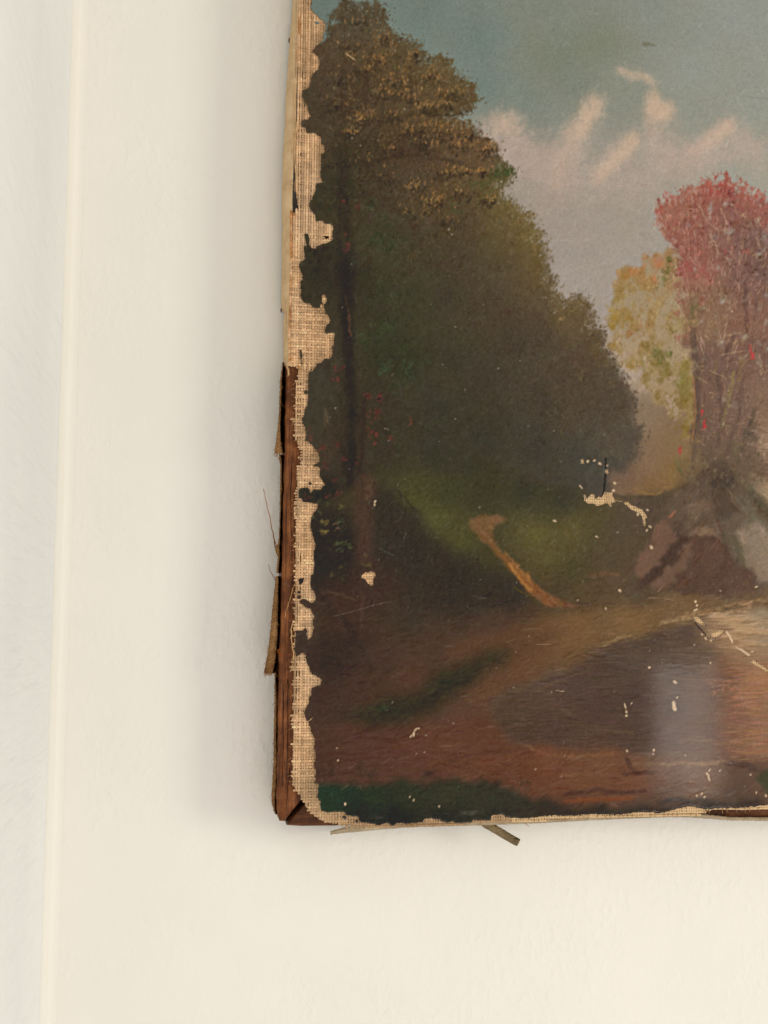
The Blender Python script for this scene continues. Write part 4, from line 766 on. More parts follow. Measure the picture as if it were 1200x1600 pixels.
def canvas_mat(name, dark, light, pitch=.00082, strength=.9):
    m, N, L, b = mat(name, .9, .1)
    tc = nd(N, 'ShaderNodeTexCoord'); n1 = nd(N, 'ShaderNodeTexNoise', Scale=190.0, Detail=5.0, Roughness=.65); L.new(tc.outputs['Object'], n1.inputs[0])
    r = ramp(N, [(.3, dark), (.72, light)]); L.new(n1.outputs[0], r.inputs[0]); L.new(r.outputs[0], b.inputs['Base Color'])
    w1 = nd(N, 'ShaderNodeTexWave', wave_type='BANDS', bands_direction='DIAGONAL', Scale=.20 / pitch, Distortion=2.0, Detail=1.0)
    w2 = nd(N, 'ShaderNodeTexWave', wave_type='BANDS', bands_direction='Z', Scale=.314 / pitch, Distortion=1.5, Detail=1.0)
    w1.inputs['Detail Scale'].default_value = 2.0
    L.new(tc.outputs['Object'], w1.inputs[0]); L.new(tc.outputs['Object'], w2.inputs[0])
    p = bump(N, L, b, w1.outputs['Color'], strength, .00022); bump(N, L, b, w2.outputs['Color'], strength, .0002, p)
    return m
M_MARGIN = canvas_mat('sized_linen_margin', (.46, .31, .165), (.66, .49, .30), strength=.25)
M_FLAP = canvas_mat('brown_linen_flap', (.14, .066, .024), (.36, .20, .085))
M_LIP = canvas_mat('grey_linen_edge', (.26, .205, .135), (.46, .37, .26), strength=.4)
M_TAB = canvas_mat('olive_linen_strap', (.13, .095, .05), (.27, .20, .115))
M_DARK, N, L, b = mat('dark_gap_shade', .95, .05); b.inputs['Base Color'].default_value = (.022, .014, .009, 1)  # near-black brown: shade of gaps and hollows put into the colour

def wood_mat(name, cols, along):
    m, N, L, b = mat(name, .36, .2)
    tc = nd(N, 'ShaderNodeTexCoord'); mp = nd(N, 'ShaderNodeMapping'); mp.inputs['Scale'].default_value = along; L.new(tc.outputs['Object'], mp.inputs[0])
    n1 = nd(N, 'ShaderNodeTexNoise', Scale=900.0, Detail=6.0, Roughness=.65, Distortion=.6); L.new(mp.outputs[0], n1.inputs[0])
    n2 = nd(N, 'ShaderNodeTexNoise', Scale=110.0, Detail=5.0, Roughness=.65); L.new(tc.outputs['Object'], n2.inputs[0])
    n3 = nd(N, 'ShaderNodeTexNoise', Scale=700.0, Detail=3.0); L.new(tc.outputs['Object'], n3.inputs[0])
    mx = nd(N, 'ShaderNodeMath', operation='MULTIPLY_ADD'); L.new(n1.outputs[0], mx.inputs[0]); mx.inputs[1].default_value = .55
    m2 = nd(N, 'ShaderNodeMath', operation='MULTIPLY'); L.new(n2.outputs[0], m2.inputs[0]); m2.inputs[1].default_value = .55; L.new(m2.outputs[0], mx.inputs[2])
    r = ramp(N, [(.40, cols[0]), (.54, cols[1]), (.68, cols[2])]); L.new(mx.outputs[0], r.inputs[0])
    # grime and pale dust caught in the pores
    d = ramp(N, [(.60, (0, 0, 0)), (.74, (1, 1, 1))]); L.new(n3.outputs[0], d.inputs[0])
    mc = nd(N, 'ShaderNodeMixRGB', blend_type='MIX'); mf = nd(N, 'ShaderNodeMath', operation='MULTIPLY'); L.new(d.outputs[0], mf.inputs[0]); mf.inputs[1].default_value = .35
    L.new(mf.outputs[0], mc.inputs[0]); L.new(r.outputs[0], mc.inputs[1]); mc.inputs[2].default_value = (.20, .115, .06, 1); L.new(mc.outputs[0], b.inputs['Base Color'])
    rg = nd(N, 'ShaderNodeMapRange'); L.new(n2.outputs[0], rg.inputs[0]); rg.inputs['To Min'].default_value = .22; rg.inputs['To Max'].default_value = .6; L.new(rg.outputs[0], b.inputs['Roughness'])
    p = bump(N, L, b, n1.outputs[0], .9, .0004); bump(N, L, b, n2.outputs[0], .8, .0009, p)
    return m
M_WOOD = wood_mat('aged_stretcher_wood', [(.026, .008, .002), (.135, .041, .010), (.30, .11, .033)], (1, 1, .06))
M_WOODB = wood_mat('aged_stretcher_wood_crosswise', [(.022, .007, .002), (.10, .032, .009), (.21, .078, .024)], (.06, 1, 1))
M_RUST, N, L, b = mat('rusty_iron', .7, .4); b.inputs['Base Color'].default_value = (.10, .038, .015, 1)

# ---------------------------------------------------------------- the setting: two walls meeting in a corner
XC = float(np.mean([P(121 - 51 * y / 1600, y, WALL)[0] for y in (0, 400, 800, 1200, 1600)]))
def sheet(name, pts, m, parent=None):
    o = link(name, mesh_from(name, pts, [tuple(range(len(pts)))]), m, parent, False)
    return o
wall = sheet('wall', [(XC, WALL, -.9), (1.1, WALL, -.9), (1.1, WALL, .9), (XC, WALL, .9)], M_WALL); wall['kind'] = 'structure'
wall['label'] = 'cream painted wall behind the torn painting'
side = sheet('side_wall', [(XC, WALL, -.9), (XC, WALL, .9), (XC, -.7, .9), (XC, -.7, -.9)], M_SIDE); side['kind'] = 'structure'
side['label'] = 'pale grey textured wall meeting the cream wall in the corner'
# the brushed-on bead of caulk that closes the corner: its wavering edge lies on the grey wall
vs_, fs_ = [], []
for i, z in enumerate(np.linspace(-.45, .45, 900)):
    w = .0032 + .00012 * math.sin(z * 90) + random.uniform(-1, 1) * .00005; e = .0014 + random.uniform(-1, 1) * .00035
    vs_ += [(XC + w + .0004, WALL - .00005, z), (XC + w * .72, WALL - .00018, z), (XC + w * .38, WALL - .00045, z), (XC + .0008, WALL - .0009, z), (XC + .00002, WALL - .0085 - e * 4, z)]
    if i:
        a, c = (i - 1) * 5, i * 5
        fs_ += [(a + k, a + k + 1, c + k + 1, c + k) for k in range(4)]
bead = link('caulk_bead', mesh_from('caulk_bead', vs_, fs_), M_BEAD, wall)

# ---------------------------------------------------------------- the painting
root = bpy.data.objects.new('oil_painting', None); scene.collection.objects.link(root)
root['label'] = 'torn unframed oil landscape with autumn trees and pond, frayed linen edge, on cream wall'
root['category'] = 'painting'
root.empty_display_size = .02
ORG = P(440, 1288, 0.0); root.location = ORG
def rel(v): return np.asarray(v, np.float64) - ORG
def part(name, verts, faces, m, parent=None, col=None, smooth=True, stuff=False):
    o = link(name, mesh_from(name, rel(verts), faces, col), m, parent or root, smooth)
    if stuff: o['kind'] = 'stuff'
    return o

# --- paint layer: which parts of the canvas still carry paint
EDGE = [(488, -175), (484, -120), (495, -90), (486, -60), (492, -30), (488, 0), (485, 12), (491, 20), (500, 30), (506, 33), (510, 42), (506, 50), (506, 60), (503, 64), (499, 70), (493, 74), (489, 82), (497, 88), (499, 95), (498, 108), (492, 113), (486, 122), (484, 137), (474, 141), (472, 143), (475, 160), (481, 166), (482, 175), (485, 181), (482, 187), (472, 188), (471, 198), (477, 201), (479, 208), (494, 209), (501, 214), (503, 224), (507, 229), (508, 239), (502, 241), (502, 260), (500, 267), (501, 277), (504, 286), (493, 288), (494, 297), (489, 307), (482, 320), (487, 330), (494, 337), (494, 347), (503, 345), (508, 350), (519, 351), (521, 358), (519, 368), (520, 375), (515, 379), (508, 381), (502, 382), (495, 386), (494, 390), (486, 388), (484, 384), (474, 386), (475, 395), (478, 404), (474, 408), (469, 411), (467, 417), (470, 424), (472, 426), (474, 438), (469, 441), (469, 446), (471, 455), (469, 460), (471, 467), (474, 473), (480, 475), (484, 474), (488, 480), (498, 482), (502, 475), (506, 478), (508, 487), (515, 497), (517, 503), (510, 508), (507, 518), (510, 523), (514, 520), (524, 521), (522, 527), (522, 538), (519, 542), (520, 553), (515, 562), (508, 560), (502, 567), (494, 570), (491, 578), (483, 582), (482, 592), (481, 620), (481, 632), (476, 640), (475, 650), (471, 656), (475, 664), (478, 672), (479, 680), (476, 688), (481, 691), (487, 694), (491, 700), (497, 708), (500, 721), (499, 723), (490, 726), (491, 729), (500, 730), (499, 745), (504, 750), (508, 758), (503, 761), (500, 766), (490, 765), (487, 771), (484, 769), (483, 762), (472, 763), (467, 767), (467, 777), (472, 779), (474, 785), (483, 786), (497, 787), (495, 797), (489, 804), (486, 812), (484, 818), (487, 830), (491, 845), (493, 852), (491, 861), (490, 870), (491, 882), (490, 895), (486, 900), (484, 905), (486, 920), (490, 925), (494, 930), (493, 937), (488, 944), (484, 942), (479, 937), (473, 936), (469, 940), (470, 944), (475, 946), (480, 950), (486, 950), (488, 958), (491, 962), (489, 968), (490, 982), (488, 990), (486, 997), (481, 1000), (479, 992), (480, 985), (478, 981), (471, 986), (462, 985), (461, 1003), (460, 1018), (464, 1026), (471, 1020), (477, 1022), (478, 1030), (484, 1048), (487, 1053), (498, 1058), (502, 1063), (500, 1071), (490, 1074), (486, 1080), (487, 1085), (483, 1092), (482, 1100), (477, 1108), (475, 1113), (479, 1123), (482, 1130), (484, 1137), (488, 1147), (493, 1157), (490, 1167), (493, 1178), (491, 1195), (493, 1205), (493, 1220), (490, 1223), (498, 1224), (497, 1240), (494, 1243), (500, 1252), (501, 1265), (510, 1269), (520, 1268), (537, 1268), (540, 1273), (560, 1276), (563, 1284), (578, 1286), (592, 1290), (600, 1287), (605, 1284), (613, 1290), (620, 1286), (640, 1286), (660, 1285), (664, 1279), (672, 1278), (686, 1280), (690, 1283), (702, 1285), (706, 1281), (712, 1286), (735, 1284), (738, 1281), (765, 1281), (768, 1274), (785, 1271), (792, 1276), (815, 1279), (860, 1274), (880, 1274), (900, 1274), (920, 1272), (970, 1272), (1000, 1268), (1035, 1270), (1050, 1265), (1065, 1262), (1080, 1259), (1100, 1264), (1130, 1262), (1160, 1262), (1200, 1257), (1300, 1258), (1395, 1252), (1395, -175)]
LOSS = [[(563, 900), (568, 897), (570, 894), (575, 895), (578, 892), (581, 894), (586, 894), (587, 900), (583, 905), (583, 915), (577, 915), (573, 910), (571, 905), (566, 904)],
        [(912, 772), (915, 780), (920, 776), (925, 771), (929, 774), (931, 780), (936, 774), (940, 778), (946, 769), (957, 769), (958, 776), (962, 783), (960, 787), (954, 786), (958, 792), (953, 792), (948, 786), (940, 790), (932, 791), (926, 787), (918, 788), (914, 783)],
        [(974, 786), (980, 783), (984, 788), (990, 789), (996, 793), (1004, 797), (1007, 801), (1012, 808), (1008, 812), (1010, 818), (1008, 824), (1005, 819), (1004, 812), (1002, 806), (998, 802), (990, 799), (984, 795), (978, 790)],
        [(1084, 963), (1092, 964), (1098, 971), (1103, 979), (1096, 977), (1088, 972), (1085, 968)], [(1111, 990), (1118, 988), (1122, 985), (1128, 984), (1135, 988), (1129, 990), (1122, 995), (1116, 998), (1112, 996)],
        [(1172, 1034), (1177, 1030), (1186, 1037), (1196, 1042), (1206, 1051), (1196, 1049), (1184, 1042), (1176, 1037)], [(503, 461), (508, 460), (511, 468), (509, 475), (505, 477), (503, 470)],
        [(907, 718), (911, 717), (913, 725), (908, 726)], [(945, 734), (950, 733), (951, 742), (946, 741)], [(1104, 991), (1110, 995), (1110, 998), (1105, 997)]]
FLAKE = [[(476, 365), (481, 365), (484, 374), (483, 383), (479, 383), (477, 375)], [(492, 35), (495, 33), (499, 36), (497, 38), (493, 38)], [(475, 611), (479, 609), (481, 613), (478, 616), (475, 615)],
         [(482, 754), (485, 753), (488, 756), (484, 758)], [(466, 905), (475, 903), (473, 911), (468, 914)], [(465, 924), (469, 923), (470, 927), (466, 928)], [(465, 931), (469, 930), (471, 934), (468, 936), (465, 935)],
         [(474, 1014), (479, 1013), (480, 1017), (476, 1019)], [(468, 545), (471, 548), (473, 556), (471, 562), (469, 556)], [(535, 1277), (538, 1274), (542, 1278), (539, 1281)], [(555, 1282), (559, 1281), (560, 1285), (556, 1285)]]
def inside(pts, x, y):
    ins = np.zeros(x.shape, bool); pts = np.asarray(pts, float)
    for (ax, ay), (bx, by) in zip(pts, np.roll(pts, -1, 0)):
        if ay != by: ins ^= ((ay > y) != (by > y)) & (x < (bx - ax) * (y - ay) / (by - ay) + ax)
    return ins
SS = 2                                              # mask raster, two samples per unit
MW, MH = PW * SS, PH * SS
MASK = np.ones((MH, MW), np.float32)
def mask_box(x0, x1, y0, y1):
    ix = np.arange(int((x0 - X0) * SS), int((x1 - X0) * SS)); iy = np.arange(int((y0 - Y0) * SS), int((y1 - Y0) * SS))
    ix = ix[(ix >= 0) & (ix < MW)]; iy = iy[(iy >= 0) & (iy < MH)]
    gx, gy = np.meshgrid(ix / SS + X0, iy / SS + Y0)
    return np.ix_(iy, ix), gx, gy
wr = np.random.default_rng(3)
wob = lambda: upsample(wr.uniform(-1, 1, (int(MH / 5), int(MW / 5))).astype(np.float32), MH, MW)
W1, W2 = wob(), wob()
for bx in ((X0, 545, Y0, Y0 + PH), (545, X0 + PW, 1235, Y0 + PH)):
    ii, gx, gy = mask_box(*bx); MASK[ii] = inside(EDGE, gx + W1[ii] * 1.1, gy + W2[ii] * 1.1)
for h in LOSS:
    q = np.asarray(h); ii, gx, gy = mask_box(q[:, 0].min() - 3, q[:, 0].max() + 3, q[:, 1].min() - 3, q[:, 1].max() + 3)
    MASK[ii] = np.where(inside(h, gx + W1[ii] * .8, gy + W2[ii] * .8), 0, MASK[ii])
FLD = box1(box1(MASK, 1, 0), 1, 1)
def bil(a, fx, fy):
    fx = np.clip(fx, 0, a.shape[1] - 1.01); fy = np.clip(fy, 0, a.shape[0] - 1.01)
    i, j = fx.astype(int), fy.astype(int); u, v = fx - i, fy - j
    if a.ndim == 3: u, v = u[..., None], v[..., None]
    return (a[j, i] * (1 - u) + a[j, i + 1] * u) * (1 - v) + (a[j + 1, i] * (1 - u) + a[j + 1, i + 1] * u) * v

IMGP, HGTP = paint_picture()
ILLUM, VEIL = np.array([1.10, 1.02, .90]), 0.0195
def albedo(c): return np.clip((lin(c) - VEIL) / ILLUM, .0015, .9)
x_lo = P(436, 1300)[0]; x_hi = P(1375, 600)[0]; z_lo = P(900, 1298)[2]; z_hi = P(900, -150)[2]
STEP = .00030
gx, gz = np.meshgrid(np.arange(x_lo, x_hi, STEP), np.arange(z_lo, z_hi, STEP))
ny, nx = gx.shape
pu, pv = project(gx, gx * 0, gz)
f = bil(FLD, (pu - X0) * SS, (pv - Y0) * SS)
f = np.where((pu > X0 + PW - 2) | (pv < Y0 + 2), 1, f)
keep = (f[:-1, :-1] + f[1:, :-1] + f[:-1, 1:] + f[1:, 1:]) / 4 > .5
# let the ragged outline follow the mask rather than the grid
fy, fx = np.gradient(f); g2 = fx ** 2 + fy ** 2
near = (g2 > .004) & (f > .02) & (f < .98)
sx = np.where(near, (.5 - f) * fx / np.maximum(g2, .01), 0); sy = np.where(near, (.5 - f) * fy / np.maximum(g2, .01), 0)
kp = np.pad(keep, 1); cnt = kp[:-1, :-1].astype(int) + kp[1:, :-1] + kp[:-1, 1:] + kp[1:, 1:]
bnd = (cnt > 0) & (cnt < 4)
gx = gx + np.where(bnd, np.clip(sx, -.6, .6), 0) * STEP; gz = gz + np.where(bnd, np.clip(sy, -.6, .6), 0) * STEP
pu, pv = project(gx, gx * 0, gz)
hh = bil(HGTP, pu - X0, pv - Y0)
# paint curls up a little along the broken edge, and the canvas sags in slow waves
sag = -.00008 * (1 + np.sin(gx * 38 + 1.0) * np.sin(gz * 27 + .6))
PTOP = -.00032
ytop = PTOP - np.clip(hh, -1.0, 3.0) * .000014 - np.where(bnd, .00006, 0) + sag * np.clip((pu - 540) / 120, 0, 1) * np.clip((1230 - pv) / 120, 0, 1)
vid = -np.ones(gx.shape, np.int64); used = cnt > 0; vid[used] = np.arange(used.sum())
V = np.stack([gx[used], ytop[used], gz[used]], 1)
C = albedo(bil(IMGP, pu - X0, pv - Y0)[used])
Q = np.stack([vid[:-1, :-1], vid[:-1, 1:], vid[1:, 1:], vid[1:, :-1]], -1)[keep]
# broken edge thickness
e = np.concatenate([Q[:, [0, 1]], Q[:, [1, 2]], Q[:, [2, 3]], Q[:, [3, 0]]]); key = np.sort(e, 1); key = key[:, 0] * len(V) + key[:, 1]
_, inv, ct = np.unique(key, return_inverse=True, return_counts=True)
be = e[ct[inv] == 1]; bv = np.unique(be); lut = -np.ones(len(V), np.int64); lut[bv] = len(V) + np.arange(len(bv))
low = V[bv].copy(); low[:, 1] = .00012
Q = np.concatenate([Q, np.stack([be[:, 1], be[:, 0], lut[be[:, 0]], lut[be[:, 1]]], 1)])
C = np.concatenate([C, np.tile(albedo((196, 166, 128)), (len(bv), 1)) * .7 + C[bv] * .3])
paint = part('paint_layer', np.concatenate([V, low]), Q, M_PAINT, col=C)
paint['label'] = 'cracked oil paint with sky, dark trees, path and brown pond'
for fl in FLAKE:
    q = np.asarray(fl, float); c = q.mean(0); n = len(q)
    top = [P(*p, -.00036) for p in q]; bot = [P(*p, -.00012) for p in q]
    cc = albedo(np.asarray(IMGP[int(c[1] - Y0), int(c[0] - X0)]) if c[1] < 1200 else (34, 38, 38))
    part('paint_flake', top + [P(*c, -.00042)] + bot, [(i, (i + 1) % n, n) for i in range(n)] + [((i + 1) % n, i, n + 1 + i, n + 1 + (i + 1) % n) for i in range(n)], M_PAINT, paint, col=np.tile(cc, (2 * n + 1, 1)), smooth=False)

# --- stretcher bars
BAR_L = [(-170, 478), (0, 476), (300, 470), (330, 466), (345, 452), (400, 450), (560, 448), (575, 447), (640, 446.5), (700, 445.5), (760, 443.5), (800, 442.5), (860, 441.5), (900, 441), (960, 439), (1000, 437.4), (1012, 436.4), (1022, 434.5), (1030, 436), (1060, 436), (1100, 434.6), (1150, 434), (1200, 433), (1240, 432), (1262, 432.4), (1276, 434), (1283, 437)]
def slab(name, outline, d0, d1, m, bev, segs=3, slope=0.0):
    bm = bmesh.new()
    top = [bm.verts.new(rel(P(x, y, d0 + slope * max(0, x - 446)))) for x, y in outline]
    c0 = np.mean([P(x, y, d0) for x, y in outline], 0)
    bot = []
    for x, y in outline:
        p = P(x, y, d0); bot.append(bm.verts.new(rel((p[0], d1, p[2]))))
    n = len(outline); fr = bm.faces.new(top)
    bm.faces.new(bot[::-1])
    for i in range(n): bm.faces.new((top[(i + 1) % n], top[i], bot[i], bot[(i + 1) % n]))
    bmesh.ops.recalc_face_normals(bm, faces=bm.faces)
    if bev: bmesh.ops.bevel(bm, geom=list(fr.edges), offset=bev, segments=segs, profile=.5, affect='EDGES', clamp_overlap=True)
    me = bpy.data.meshes.new(name); bm.to_mesh(me); bm.free()
    o = link(name, me, m, root, True)
    md = o.modifiers.new('w', 'EDGE_SPLIT'); md.split_angle = math.radians(50)
    return o
ys = np.concatenate([np.arange(-170, 300, 60), np.arange(300, 560, 15), np.arange(560, 1284, 9), [1283]])
lb = [(float(np.interp(y, *zip(*BAR_L)) + (random.uniform(-.8, .8) if y > 570 else 0)), float(y)) for y in ys]
bar = slab('stretcher_bar', lb + [(445, 1283.5), (456, 1268), (468, 1254), (480, 1242), (665, 1060), (690, -170)], .0006, .0150, M_WOOD, .0011, 4, slope=.00002)
bb = [(448, 1289.5), (470, 1291), (500, 1290.6), (560, 1289.5), (760, 1284), (1000, 1276), (1100, 1278), (1200, 1279.5), (1395, 1276)]
bar['label'] = 'upright stretcher bar of dark split wood'
bar2 = slab('stretcher_bar', [(486, 1243), (470, 1262), (455, 1279)] + bb + [(1395, 1050), (690, 1060)], .0026, .0150, M_WOODB, .0006)
bar2['label'] = 'bottom stretcher bar mostly hidden by linen'
slab('joint_tenon', [(440, 1276), (452, 1286), (500, 1240), (520, 1200), (500, 1190), (470, 1240)], .006, .0145, M_DARK, 0)  # tenon added to darken the mitre gap, shade put into its colour

# --- linen: real threads, warp and weft
FOLD = [(-170, 470), (0, 466), (60, 465), (100, 463), (150, 461), (200, 460), (250, 457), (300, 455), (400, 454), (480, 452), (570, 452)]
FRAY = [(570, 452), (573, 452), (574, 465.5), (590, 464), (600, 462.5), (650, 460), (668, 459), (680, 460), (690, 462), (697, 467), (705, 470), (715, 471), (722, 471), (728, 468), (735, 465), (748, 462), (760, 461), (800, 459.5), (812, 460), (815, 463.5), (830, 463.5), (838, 461), (880, 460.5), (905, 459.5), (915, 461.5), (950, 460), (970, 458), (1000, 459), (1050, 457.5), (1080, 457), (1130, 456), (1148, 458.5), (1175, 458.5), (1182, 456), (1215, 456.5), (1228, 458), (1240, 463), (1246, 470), (1256, 475), (1266, 481), (1276, 492), (1284, 506), (1289, 522)]
BOT = [(500, 1283), (506, 1284), (522, 1289), (540, 1291), (600, 1291), (660, 1289), (760, 1286), (840, 1283), (920, 1279), (1000, 1275), (1060, 1273), (1092, 1273), (1106, 1268), (1120, 1266.5), (1200, 1264), (1395, 1262)]
CRACK = [[(464, 100), (466.5, 125), (466, 150), (465.5, 178), (463.5, 204), (462.5, 222), (462, 250), (463, 272), (463.5, 300), (464, 312), (463, 330), (456, 331), (453, 318), (455, 303), (456, 280), (454, 255), (453, 238), (456, 218), (458, 200), (460, 170), (461.5, 140)],
         [(506, 369), (512, 367), (514, 371), (509, 373)], [(469, 870), (471, 868), (471, 879), (468, 880)], [(463, 945), (464.4, 945), (463.6, 975), (462.6, 975)]]
def fold_x(y): return np.interp(y, *zip(*FOLD))
def left_x(y): return np.where(y < 571, np.interp(y, *zip(*FOLD)) - 4.0, np.interp(y, *zip(*FRAY)))
def linen(px, py, grow=0.0):
    """does canvas exist and show (or lie just under the paint's edge) at these places?"""
    ok = (px > left_x(py) - grow) & (py < np.interp(px, *zip(*BOT)) + grow * .4)
    for c in CRACK: ok &= ~inside(c, px, py)
    return ok
SHOW = 1 - MASK; SHOW = (box1(box1(SHOW, 7, 0), 7, 1) > .01).astype(np.float32)
def thread_color(px, py, tone):
    n = bil(WN[2], px - X0, py - Y0); n2 = bil(WN[0], px - X0, py - Y0); n3 = bil(BIGN, px - X0, py - Y0)
    c = np.array([214., 172, 129]) * (1 + .10 * n + .07 * n2)[:, None] * tone[:, None]
    c = c + n3[:, None] * np.array([4., 6, 8])
    g = np.clip((py - 1195) / 40, 0, 1) * .45 + .4 * np.clip(1 - abs(py - 1160) / 14, 0, 1) * .6            # old damp stains low down
    c = c * (1 - g[:, None]) + np.array([168., 138, 104]) * g[:, None]
    br = np.clip((px > 800).astype(float), 0, 1)[:, None]
    c = c * (1 - br) + np.array([222., 186, 140]) * br
    ink = np.clip(1 - ((px - 471.5) / 2.6) ** 2 - ((py - 561) / 13) ** 2, 0, 1) * np.clip(.4 + 1.2 * n2, 0, 1)
    c = c * (1 - .7 * ink[:, None])
    rust = np.clip(1 - ((px - 458) / 5) ** 2 - ((py - 325) / 16) ** 2, 0, 1)
    c = c * (1 - rust[:, None] * np.array([.35, .55, .7]))
    edge = np.clip(1 - abs(px - fold_x(py) - 1.5) / 3.5, 0, 1) * (py < 565) * np.clip(.35 + n, 0, 1)
    c = c * (1 - edge[:, None] * np.array([.28, .42, .55]))
    return albedo(np.clip(c, 10, 240))
BIGN = noise(70, octaves=2, seed=44)
TV, TF, TC = [], [], []; tbase = 0
def add_thread(pts, width, thick, tone, px, py, axis):
    """a flattened tube with five strands across following pts (n,3)"""
    global tbase
    n = len(pts)
    if n < 2: return
    off = np.array([[-.5, .9], [-.30, .25], [0, 0], [.30, .25], [.5, .9]])
    side = np.array([1., 0, 0]) if axis == 'z' else np.array([0, 0, 1.])
    w = width * (1 + .12 * wr.normal(0, 1, n)); w[0] *= .6; w[-1] *= .6
    v = pts[:, None, :] + off[None, :, 0, None] * w[:, None, None] * side + off[None, :, 1, None] * thick * np.array([0, 1., 0])
    TV.append(v.reshape(-1, 3))
    i = np.arange(n - 1)[:, None] * 5 + np.arange(4)[None]
    TF.append((np.stack([i, i + 1, i + 6, i + 5], -1).reshape(-1, 4) + tbase)); tbase += n * 5
    tn = tone * (1 + .05 * wr.normal(0, 1, n))
    TC.append(np.repeat(thread_color(px, py, tn), 5, 0) * np.tile(np.array([.8, .97, 1.05, .97, .8]), n)[:, None])
PX_ = .00082; PZ_ = .00086
def weave(x0, x1, y0, y1, always=False):
    c = [P(x, y) for x in (x0, x1) for y in (y0, y1)]; ax, bx = min(q[0] for q in c), max(q[0] for q in c); az, bz = min(q[2] for q in c), max(q[2] for q in c)
    i0, i1 = int(math.floor(ax / PX_)), int(math.ceil(bx / PX_)); k0, k1 = int(math.floor(az / PZ_)), int(math.ceil(bz / PZ_))
    tight = lambda py: np.clip((420 - py) / 80, 0, 1)                      # near the top the weft is drawn down between the warp
    for axis in 'zx':
        lo, hi, pit = (i0, i1, PZ_) if axis == 'z' else (k0, k1, PX_)
        for t in range(lo, hi + 1):
            st = pit / 2.5
            s = np.arange(az if axis == 'z' else ax, (bz if axis == 'z' else bx), st)
            wobl = np.interp(s, np.linspace(s[0] - .01, s[-1] + .01, 24 if len(s) > 80 else 6), wr.normal(0, .10, 24 if len(s) > 80 else 6)) * (PX_ if axis == 'z' else PZ_)
            if axis == 'z': X = t * PX_ + wobl; Z = s
            else: Z = t * PZ_ + wobl; X = s
            X = X + 0 * s; Z = Z + 0 * s
            u, v = project(X, 0 * X, Z)
            ok = (u > x0) & (u < x1) & (v > y0) & (v < y1) & linen(u, v, grow=abs(wr.normal(0, 2.8)) if axis == 'x' and wr.random() < .8 else -.6)
            ok &= bil(SHOW, (u - X0) * SS, (v - Y0) * SS) > .5
            if not ok.any(): continue
            ph = np.pi * (s / pit + t)
            tg = tight(v)
            if axis == 'z': d = -.00004 - .000085 * np.cos(ph) * (1 - .8 * tg) - tg * .00006
            else: d = -.00004 + .000085 * np.cos(np.pi * (s / PX_ + t)) * (1 - .8 * tg) + tg * .00012
            if axis == 'z': d = -.00004 + .000085 * np.cos(np.pi * (Z / PZ_ + t)) * (1 - .8 * tg) - tg * .00006
            else: d = -.00004 - .000085 * np.cos(np.pi * (t + X / PX_)) * (1 - .8 * tg) + tg * .00012
            fx_ = fold_x(v) + 2; d = d + np.where((v < 571) & (u < fx_), ((fx_ - u) / 6.0) ** 2 * .0011, 0)
            if axis == 'x': d = d + np.where((v > 571) & (u < left_x(v) + 1.5) & (v < 1240), wr.normal(0, .00012), 0)
            wd = (PX_ if axis == 'z' else PZ_) * (wr.uniform(.68, .96) if (axis == 'x' or v.mean() > 420) else wr.uniform(.74, .98)); tone = wr.uniform(.84, 1.08)
            idx = np.flatnonzero(ok); cuts = np.flatnonzero(np.diff(idx) > 1) + 1
            for run in np.split(idx, cuts):
                if len(run) < 3: continue
                if axis == 'x' and u[run[0]] < 520 and wr.random() < .22:        # a weft end that has worn away
                    run = run[int(wr.integers(1, 7)):]
                    if len(run) < 3: continue
                add_thread(np.stack([X, d, Z], 1)[run], wd, .00026, tone, u[run], v[run], axis)
weave(440, 545, -165, 1300)
weave(545, 1385, 1240, 1298)
for h in LOSS[:6] + LOSS[7:]:
    q = np.asarray(h); weave(q[:, 0].min() - 5, q[:, 0].max() + 5, q[:, 1].min() - 5, q[:, 1].max() + 5)
threads = part('linen_threads', np.concatenate(TV), np.concatenate(TF), M_THREAD, col=np.concatenate(TC), stuff=True)
threads['label'] = 'bare tan linen weave, frayed along the torn edge'
# added dark sheet, the hollow's shade put into its colour, behind the small losses
cb = [P(x, y, .0006) for x, y in ((660, -165), (1380, -165), (1380, 1066), (660, 1062))]
part('hollow_shade_sheet', cb, [(0, 1, 2, 3)], M_DARK, smooth=False)

# --- ribbons: margins, flaps, lip, strap
def ribbon(name, stations, section, m, along='y', jit=0.0, step=2.0, m2=None, split=None):
    """stations: (t, a, b, c, ...) control rows; section(row) -> list of (x, y, depth)"""
    st = np.asarray(stations, float); ts = np.arange(st[0, 0], st[-1, 0] + .01, step); V_, F_ = [], []; k = 0
    for i, t in enumerate(ts):
        row = [np.interp(t, st[:, 0], st[:, j]) for j in range(1, st.shape[1])]
        sec = section(t, row); k = len(sec)
        V_ += [P(x + random.uniform(-jit, jit) * (1 if along == 'y' else .2), y + random.uniform(-jit, jit) * (1 if along == 'x' else .2), d) for x, y, d in sec]
        if i: F_ += [((i - 1) * k + j, (i - 1) * k + j + 1, i * k + j + 1, i * k + j) for j in range(k - 1)]
    o = part(name, V_, F_, m)
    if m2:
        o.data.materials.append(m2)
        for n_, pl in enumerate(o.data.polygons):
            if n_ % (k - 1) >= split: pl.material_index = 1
    return o
OUT = [(-170, 461), (0, 457.5), (40, 455), (60, 453), (100, 450), (150, 446.5), (200, 445), (250, 441.5), (300, 440.5), (360, 441), (420, 440.5), (470, 439.5), (484, 440), (488, 444), (500, 443), (520, 442.5), (560, 443), (573, 443)]
mrows = [(y, np.interp(y, *zip(*FOLD)), np.interp(y, *zip(*OUT))) for y in range(-168, 574, 4)] 
